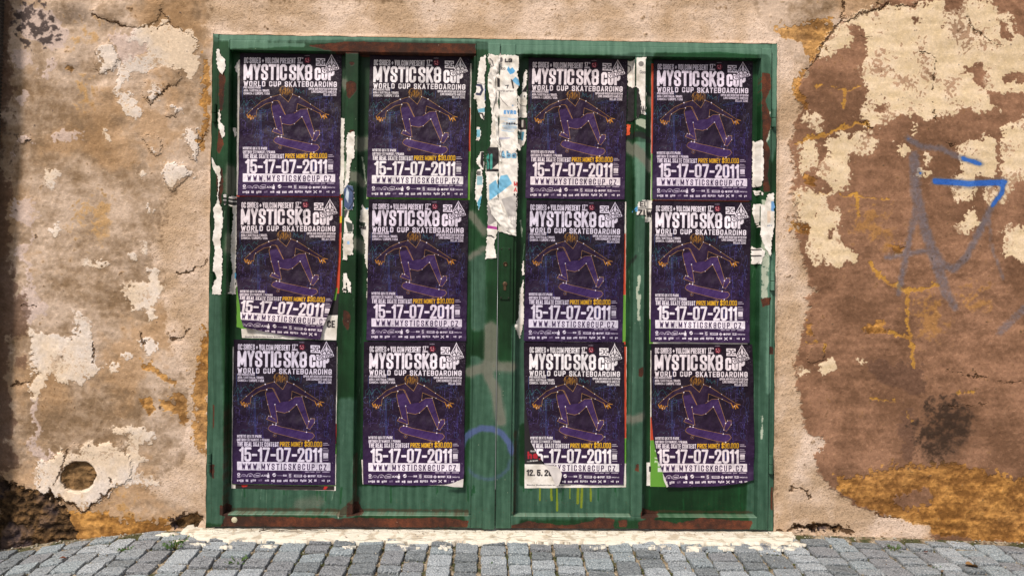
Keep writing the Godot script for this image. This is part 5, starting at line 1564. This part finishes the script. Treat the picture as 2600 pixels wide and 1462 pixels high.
func build_pavement() -> void:
	var pv := base("pavement")
	tag(pv, "pavement of small blue grey granite setts with sandy mossy joints", "", "", "structure")
	# sand and dirt the stones are bedded in
	var bed := plain("joint_sand", Color.WHITE, 0.95)
	bed.albedo_texture = noise_tex(71, 0.012, 5, [[0.0, c8(52, 58, 30)], [0.36, c8(76, 78, 40)], [0.42, c8(104, 90, 70)], [0.56, c8(150, 134, 112)], [0.8, c8(186, 170, 148)], [1.0, c8(96, 76, 60)]])
	bed.uv1_triplanar = true
	bed.uv1_world_triplanar = true
	bed.uv1_scale = Vector3(2.2, 2.2, 2.2)
	bed.heightmap_enabled = true
	bed.heightmap_texture = noise_tex(72, 0.06, 4, [])
	bed.heightmap_scale = 1.2
	var st := begin()
	st.set_smooth_group(1)
	var xs := [-40.0, -12.0, -5.0]
	for k in 71:
		xs.append(-3.5 + k * 0.1)
	xs.append_array([5.0, 12.0, 40.0])
	var zs := [-0.5, 0.0]
	for k in 30:
		zs.append(0.1 + k * 0.1)
	zs.append_array([4.0, 5.0, 12.0, 60.0])
	var lump := noise(73, 6.0, 3)
	var gp := func(x: float, z: float) -> Vector3:
		return Vector3(x, ground_y(clampf(x, -4.0, 4.0), minf(z, 5.0)) - 0.014 + lump.get_noise_2d(x, z) * 0.004 + 0.012 * smoothstep(0.05, 0.0, z), z)
	for i in xs.size() - 1:
		for j in zs.size() - 1:
			var a: Vector3 = gp.call(xs[i], zs[j])
			var b: Vector3 = gp.call(xs[i + 1], zs[j])
			var c: Vector3 = gp.call(xs[i + 1], zs[j + 1])
			var d: Vector3 = gp.call(xs[i], zs[j + 1])
			tri(st, [a, b, c], a + Vector3(0, -9, 0), no_uv)
			tri(st, [a, c, d], a + Vector3(0, -9, 0), no_uv)
	mi("joint_bed", done(st), bed, pv)
	# the setts
	var stones: Array[StandardMaterial3D] = []
	var fleck := noise_tex(75, 0.035, 3, [])
	for k in 5:
		var m := plain("granite", Color.WHITE, 0.82)
		var f: float = [0.84, 1.0, 1.06, 0.93, 1.14][k]
		var w: float = [0.0, 1.0, -2.0, 4.0, 1.0][k]
		m.albedo_texture = noise_tex(80 + k, 0.07, 4, [[0.0, c8(62 * f, 68 * f, 80 * f)], [0.32, c8((112 + w) * f, 119 * f, 127 * f)], [0.5, c8((134 + w) * f, 141 * f, 148 * f)], [0.68, c8((152 + w) * f, 158 * f, 164 * f)], [0.85, c8(204 * f, 206 * f, 208 * f)]])
		m.uv1_triplanar = true
		m.uv1_world_triplanar = true
		m.uv1_scale = Vector3(3.1, 3.1, 3.1) * (1.0 + 0.07 * k)
		m.heightmap_enabled = true
		m.heightmap_texture = fleck
		m.heightmap_scale = 0.5
		stones.append(m)
	var shapes: Array[ArrayMesh] = []
	for k in 18:
		shapes.append(sett_mesh(900 + k))
	rng.seed = 4242
	var rest := begin()
	var x := -3.6
	while x < 3.6:
		var w := rng.randf_range(0.086, 0.114)
		var z := rng.randf_range(0.0, 0.05)
		var lean := rng.randf_range(-0.02, 0.02)
		while z < 1.9:
			var l := rng.randf_range(0.066, 0.092)
			if rng.randf() < 0.08:
				l += 0.03
			var cz := z + l * 0.5
			var cx := x + w * 0.5 + lean * z + sin(z * 5.0 + x) * 0.006
			var gap := rng.randf_range(0.003, 0.010)
			var sc := Vector3(w - gap, 0.085, l - rng.randf_range(0.007, 0.016))
			var slope := atan((ground_y(cx + 0.05, cz) - ground_y(cx - 0.05, cz)) / 0.1)
			var basis := Basis.from_euler(Vector3(atan(0.082) + rng.randf_range(-.035, .035), rng.randf_range(-.07, .07), slope + rng.randf_range(-.03, .03))) * Basis.from_scale(sc)
			var at := Vector3(cx, ground_y(cx, cz) + rng.randf_range(-0.004, 0.004), cz)
			var shape := shapes[rng.randi() % shapes.size()]
			var m := stones[rng.randi() % stones.size()]
			if absf(cx) < 2.34 and cz < 0.56:
				var o := mi("sett", shape, m, pv)
				o.transform = Transform3D(basis, at)
			else:
				rest.append_from(shape, 0, Transform3D(basis, at))
			z += l
		x += w
	var field := mi("sett_field", rest.commit(), stones[1], pv)
	field.set_meta("kind", "stuff")
	# painted sill before the door
	var paint := plain("whitewash", Color.WHITE, 0.9)
	paint.albedo_texture = sill_print()
	paint.heightmap_enabled = true
	paint.heightmap_texture = noise_tex(77, 0.05, 4, [])
	paint.heightmap_scale = 0.35
	var sill := base("painted_sill")
	tag(sill, "cracked whitewashed sill under the green door, ragged over the setts", "sill")
	var bump := noise(78, 14.0, 3)
	var front := noise(79, 7.0, 4)
	var ss := begin()
	ss.set_smooth_group(1)
	var nx := 260
	var nz := 12
	var sp := func(i: int, j: int) -> Vector3:
		var px := -1.255 + 2.50 * i / nx
		var ends := smoothstep(-1.255, -1.10, px) * smoothstep(1.245, 1.19, px)
		var depth := (0.108 + front.get_noise_2d(px * 1.3, 0.0) * 0.024 + front.get_noise_2d(px * 5.0, 5.0) * 0.010) * (0.30 + 0.70 * ends) + 0.006
		var t := j / float(nz)
		var pz := lerpf(-0.04, depth, t)
		var low := ground_y(px, pz) + 0.0065
		var high := -0.0035
		var y := lerpf(high, low, smoothstep(0.25, 0.92, t)) if absf(px) < 1.15 else lerpf(minf(high, low + 0.006), low, t)
		y += bump.get_noise_2d(px, pz) * 0.0035 * smoothstep(0.0, 0.3, t)
		return Vector3(px, y, pz)
	var suv := func(p: Vector3) -> Vector2: return Vector2((p.x + 1.3) / 2.6, (p.z + 0.06) / 0.26)
	for i in nx:
		for j in nz:
			var a: Vector3 = sp.call(i, j)
			var b: Vector3 = sp.call(i + 1, j)
			var c: Vector3 = sp.call(i + 1, j + 1)
			var d: Vector3 = sp.call(i, j + 1)
			tri(ss, [a, b, c], a + Vector3(0, -5, -1), suv)
			tri(ss, [a, c, d], a + Vector3(0, -5, -1), suv)
		var e: Vector3 = sp.call(i, nz)
		var f: Vector3 = sp.call(i + 1, nz)
		tri(ss, [e, f, f - Vector3(0, .016, -.001)], e + Vector3(0, 0, -1), suv)
		tri(ss, [e, f - Vector3(0, .016, -.001), e - Vector3(0, .016, -.001)], e + Vector3(0, 0, -1), suv)
	mi("whitewashed_mortar", done(ss), paint, sill)
	# flakes of the same paint on the stones round it
	var fk := 0
	for f in [[-1.30, .045, .05, .012], [-1.22, .12, .035, .009], [-1.13, .15, .05, .010], [-1.02, .17, .03, .008], [-.86, .165, .04, .010], [-.55, .17, .03, .012], [-.33, .165, .06, .016], [-.18, .16, .03, .02], [.42, .15, .04, .012], [.66, .155, .05, .014], [.80, .16, .05, .02], [.93, .155, .04, .014], [1.06, .15, .05, .014], [1.22, .11, .05, .02], [1.16, .15, .06, .016]]:
		fk += 1
		var fs := begin()
		var ring := []
		var fr := RandomNumberGenerator.new()
		fr.seed = 40 + fk
		var mid := Vector3(f[0], ground_y(f[0], f[1]) + 0.0085, f[1])
		for k in 23:
			var an := TAU * k / 23.0
			var q := Vector2(cos(an) * f[2] * 0.8, sin(an) * f[3] * 1.3) * (0.35 + 0.9 * absf(sin(an * 2.5 + fk)) * fr.randf_range(0.7, 1.1))
			ring.append(Vector3(f[0] + q.x, ground_y(f[0] + q.x, f[1] + q.y) + 0.0068, f[1] + q.y))
		for k in 23:
			tri(fs, [ring[k], ring[(k + 1) % 23], mid], mid - Vector3(0, 1, 0), suv)
			tri(fs, [ring[k], ring[(k + 1) % 23], ring[(k + 1) % 23] - Vector3(0, .01, 0)], mid, suv)
			tri(fs, [ring[k], ring[(k + 1) % 23] - Vector3(0, .01, 0), ring[k] - Vector3(0, .01, 0)], mid, suv)
		mi("paint_splash", done(fs), paint, sill)
	build_litter()


func sill_print() -> ImageTexture:
	var W := 2048
	var H := 205
	var r := Rect2(-1.3, -0.20, 2.6, 0.26)
	var cv := Cv.new(W, H, 3, c8(234, 228, 218))
	var nA := noise_bytes(91, 0.02, W, H, 5)
	var nB := noise_bytes(92, 0.15, W, H, 3)
	for j in H:
		for i in W:
			var k := j * W + i
			var a := nA[k] / 255.0
			var b := nB[k] / 255.0
			var t := clampf((a - 0.56) * 4.0 + (b - 0.5) * 0.9, 0, 0.6)   # tan dirt
			var g := clampf((a * 0.6 + b * 0.4 - 0.80 + 0.30 * smoothstep(0.55, 0.8, j / float(H))) * 12.0, 0, 1)   # bare stone towards the front
			var v := 1.0 + (b - 0.5) * 0.10
			cv.d[k * 3] = clampi(int(lerpf(lerpf(224, 176, t), 122, g) * v), 0, 255)
			cv.d[k * 3 + 1] = clampi(int(lerpf(lerpf(217, 158, t), 126, g) * v), 0, 255)
			cv.d[k * 3 + 2] = clampi(int(lerpf(lerpf(204, 136, t), 134, g) * v), 0, 255)
	rng.seed = 17
	for k in 26:
		var p := Vector2(rng.randf_range(0, W), rng.randf_range(60, 150))
		for m in rng.randi_range(3, 9):
			var q := p + Vector2(rng.randf_range(6, 34), rng.randf_range(-7, 7))
			cv.seg(p, q, rng.randf_range(1.0, 2.4), c8(110, 98, 84), 0.8)
			p = q
	return tex(cv.image())


func build_litter() -> void:
	rng.seed = 99
	# grit in the joints and along the foot of the wall
	var grit := MultiMesh.new()
	grit.transform_format = MultiMesh.TRANSFORM_3D
	grit.use_colors = true
	var sm := SphereMesh.new()
	sm.radius = 0.5
	sm.height = 1.0
	sm.radial_segments = 7
	sm.rings = 4
	grit.mesh = sm
	grit.instance_count = 1500
	for k in 1500:
		var x := rng.randf_range(-2.6, 2.6)
		var z := rng.randf_range(0.0, 0.55)
		if k < 700:
			z = absf(rng.randfn(0.0, 0.018)) + 0.008
			if absf(x) < 1.15:
				z += 0.02
		var s := rng.randf_range(0.003, 0.008) if rng.randf() < 0.9 else rng.randf_range(0.008, 0.014)
		var y := ground_y(x, z) - 0.006 + s * 0.3
		if z < 0.05 and absf(x) > 1.2:
			y += 0.006
		if absf(x) < 1.2 and z < 0.11:
			y = 0.0
			s *= 0.45
		grit.set_instance_transform(k, Transform3D(Basis.from_euler(Vector3(rng.randf() * 6, rng.randf() * 6, 0)) * Basis.from_scale(Vector3(s, s * rng.randf_range(0.5, 0.8), s * rng.randf_range(0.6, 1.0))), Vector3(x, y, z)))
		var v := rng.randf_range(0.6, 1.2)
		grit.set_instance_color(k, [Color(.30 * v, .25 * v, .19 * v), Color(.42 * v, .38 * v, .32 * v), Color(.18 * v, .12 * v, .08 * v), Color(.5 * v, .46 * v, .4 * v)][rng.randi() % 4])
	var gm := plain("grit", Color.WHITE, 0.95)
	gm.vertex_color_use_as_albedo = true
	var mm := MultiMeshInstance3D.new()
	mm.name = "grit"
	mm.multimesh = grit
	mm.material_override = gm
	add_child(mm)
	tag(mm, "small grit and mortar crumbs in the joints and along the wall foot", "grit", "", "stuff")
	# moss cushions in the middle joints
	var moss := MultiMesh.new()
	moss.transform_format = MultiMesh.TRANSFORM_3D
	moss.use_colors = true
	moss.mesh = sm
	moss.instance_count = 900
	for k in 900:
		var x := rng.randf_range(-1.0, 1.3)
		var z := rng.randf_range(0.17, 0.6)
		var s := rng.randf_range(0.004, 0.010)
		moss.set_instance_transform(k, Transform3D(Basis.from_scale(Vector3(s, s * 0.7, s)), Vector3(x, ground_y(x, z) - 0.010, z)))
		var v := rng.randf_range(0.6, 1.3)
		moss.set_instance_color(k, Color(.075 * v, .085 * v, .02 * v))
	var ms := MultiMeshInstance3D.new()
	ms.name = "moss"
	ms.multimesh = moss
	ms.material_override = gm
	add_child(ms)
	tag(ms, "olive green moss growing in the joints of the setts", "moss", "", "stuff")
	# weeds
	var green := plain("weed_leaf", c8(62, 92, 34), 0.6)
	green.backlight_enabled = true
	green.backlight = Color(0.2, 0.3, 0.08)
	var stalk := plain("weed_stem", c8(120, 110, 60), 0.7)
	for w in [[-1.40, .185, .030, 16, "small weed with pale sprigs left of the leafy weed, between the setts"], [-1.215, .165, .055, 34, "leafy green weed between the setts left of the painted sill"], [-.93, .30, .05, 16, "weed with a dry stalk between the setts before the left door leaf"], [1.60, .125, .04, 22, "weed clump between the setts on the right, before the ochre wall foot"], [1.70, .265, .018, 8, "tiny green sprout between the setts on the right"], [.0, .30, .014, 8, "tiny moss green sprout between the setts before the door middle"]]:
		var o := base("weed", Vector3(w[0], ground_y(w[0], w[1]) - 0.006, w[1]))
		tag(o, w[4], "weed", "weeds in the pavement joints")
		var lf := begin()
		var sk := begin()
		for k in int(w[3]):
			var an := rng.randf() * TAU
			var long: float = w[2] * rng.randf_range(0.5, 1.2)
			var dir := Vector3(cos(an), rng.randf_range(0.25, 1.0), sin(an)).normalized()
			var tip := dir * long
			var side := dir.cross(Vector3.UP).normalized() * 0.0009
			for q in [[-side, side, tip], [Vector3(0, 0, -.0009), Vector3(0, 0, .0009), tip]]:
				for p in q:
					sk.add_vertex(p)
			for m in 3:
				var at := tip * rng.randf_range(0.45, 1.0)
				var d := (dir + Vector3(rng.randf_range(-1, 1), rng.randf_range(-.3, .6), rng.randf_range(-1, 1))).normalized()
				var s := d.cross(Vector3(rng.randf(), 1, rng.randf())).normalized()
				var ll: float = rng.randf_range(0.006, 0.012) * (0.6 + w[2] * 10.0)
				for q in [[at, at + d * ll * .5 + s * ll * .28, at + d * ll], [at, at + d * ll, at + d * ll * .5 - s * ll * .28]]:
					for p in q:
						lf.add_vertex(p)
		mi("leaves", done(lf), green, o)
		mi("stems", done(sk), stalk, o)
	# fallen leaves
	for f in [[-2.02, .03, .035, c8(150, 82, 30), "orange brown leaf in the left corner at the wall foot"], [1.83, .262, .055, c8(140, 104, 62), "curled tan dry leaf lying on the setts at the right"], [1.72, .15, .020, c8(120, 60, 44), "small reddish dry leaf behind the right weed"], [-.58, .09, .012, c8(200, 120, 80), "tiny orange petal on the painted sill"], [-1.62, .215, .03, c8(120, 70, 50), "broken reddish leaf among the setts at the left"]]:
		var lf := begin()
		lf.set_smooth_group(1)
		var o := base("dry_leaf", Vector3(f[0], ground_y(f[0], f[1]) + (0.014 if absf(f[0]) < 1.0 else 0.008), f[1]))
		o.rotation = Vector3(rng.randf_range(-.3, .3), rng.randf() * 6.0, rng.randf_range(-.2, .3))
		for i in 8:
			for s in [-1.0, 1.0]:
				var a := i / 8.0
				var b := (i + 1) / 8.0
				var wa := sin(a * PI) * 0.36
				var wb := sin(b * PI) * 0.36
				var q := [Vector3(a - .5, 0, 0), Vector3(b - .5, 0, 0), Vector3(b - .5, wb * wb * 1.4, s * wb), Vector3(a - .5, wa * wa * 1.4, s * wa)]
				for p in [q[0], q[1], q[2], q[0], q[2], q[3]]:
					lf.add_vertex(p * f[2])
		var n := mi("blade", done(lf), plain("dry_leaf", f[3], 0.8), o)
		n.set_meta("label", "")
		n.remove_meta("label")
		tag(o, f[4], "leaf", "fallen leaves on the pavement")
	# twig on the sill
	var tw := begin()
	tw.set_smooth_group(1)
	var pts := [[-.94, .030, 0], [-.90, .040, .004], [-.84, .044, .003], [-.78, .034, .005], [-.72, .024, .004], [-.66, .020, .006]]
	var runs := [pts, [[-.90, .040, .004], [-.935, .055, .002]], [[-.78, .034, .005], [-.70, .042, .003]], [[-.925, .034, .002], [-.92, .012, .006]]]
	for r in runs:
		for k in r.size() - 1:
			var a := Vector3(r[k][0], -0.0005 + r[k][2], r[k][1])
			var b := Vector3(r[k + 1][0], -0.0005 + r[k + 1][2], r[k + 1][1])
			var d := (b - a).normalized()
			var u := d.cross(Vector3.UP).normalized() * 0.0016
			var v := d.cross(u).normalized() * 0.0016
			for m in 5:
				var p := u * cos(TAU * m / 5.0) + v * sin(TAU * m / 5.0)
				var q := u * cos(TAU * (m + 1) / 5.0) + v * sin(TAU * (m + 1) / 5.0)
				tri(tw, [a + p, a + q, b + q, b + p], (a + b) * 0.5, no_uv)
	tag(mi("twig", done(tw), plain("twig_bark", c8(60, 44, 34), 0.9), self), "thin dark forked twig lying on the sill under the left door leaf", "twig")
	# corrugated hose at the left edge
	var hs := begin()
	hs.set_smooth_group(1)
	var rings := []
	var y := -0.10
	while y < 4.4:
		rings.append([0.040, y])
		rings.append([0.046, y + 0.004])
		rings.append([0.046, y + 0.008])
		rings.append([0.040, y + 0.012])
		y += 0.015
	var n := 20
	for m in rings.size() - 1:
		for k in n:
			var q := []
			for c in [[m, k], [m, k + 1], [m + 1, k + 1], [m + 1, k]]:
				var rr: Array = rings[c[0]]
				var off: float = -2.031 - (2.1 - rr[1]) * 0.012
				q.append(Vector3(off + cos(TAU * c[1] / n) * rr[0], rr[1], 0.062 + sin(TAU * c[1] / n) * rr[0]))
			tri(hs, q, Vector3((q[0].x + q[2].x) * 0.5, 0, 0) * 0.0 + Vector3(-2.031 - (2.1 - rings[m][1]) * 0.012, rings[m][1] + 0.003, 0.062), no_uv)
	tag(mi("corrugated_hose", done(hs), plain("black_plastic", c8(34, 34, 36), 0.55), self), "black corrugated hose standing against the wall at the left edge", "hose")


func _ready() -> void:
	# camera, sky, light
	var cam := Camera3D.new()
	cam.name = "camera"
	add_child(cam)
	cam.position = Vector3(0.02325, 0.96741, 3.0225)
	cam.rotation = Vector3(0.0075825, -0.0168096, 0.0112964)
	cam.fov = 42.911
	cam.near = 0.05
	cam.far = 300.0
	cam.current = true
	var env := Environment.new()
	env.background_mode = Environment.BG_SKY
	var sky := ProceduralSkyMaterial.new()
	sky.sky_top_color = c8(206, 214, 226)
	sky.sky_horizon_color = c8(226, 226, 224)
	sky.sky_curve = 0.2
	sky.ground_bottom_color = c8(120, 118, 116)
	sky.ground_horizon_color = c8(200, 198, 194)
	sky.sky_energy_multiplier = 0.52
	env.sky = Sky.new()
	env.sky.sky_material = sky
	env.tonemap_mode = Environment.TONE_MAPPER_LINEAR
	env.tonemap_exposure = 2.7
	env.sdfgi_enabled = true
	env.ssao_enabled = true
	env.ssil_enabled = true
	var we := WorldEnvironment.new()
	we.name = "environment"
	we.environment = env
	add_child(we)
	var sun := DirectionalLight3D.new()
	sun.name = "overcast_sun"
	sun.light_energy = 0.5
	sun.light_angular_distance = 10.0
	sun.light_color = Color(1.0, 0.96, 0.9)
	sun.shadow_enabled = true
	sun.rotation = Vector3(deg_to_rad(-52), deg_to_rad(-34), 0)
	add_child(sun)
	build_wall()
	build_door()
	build_paper()
	build_pavement()
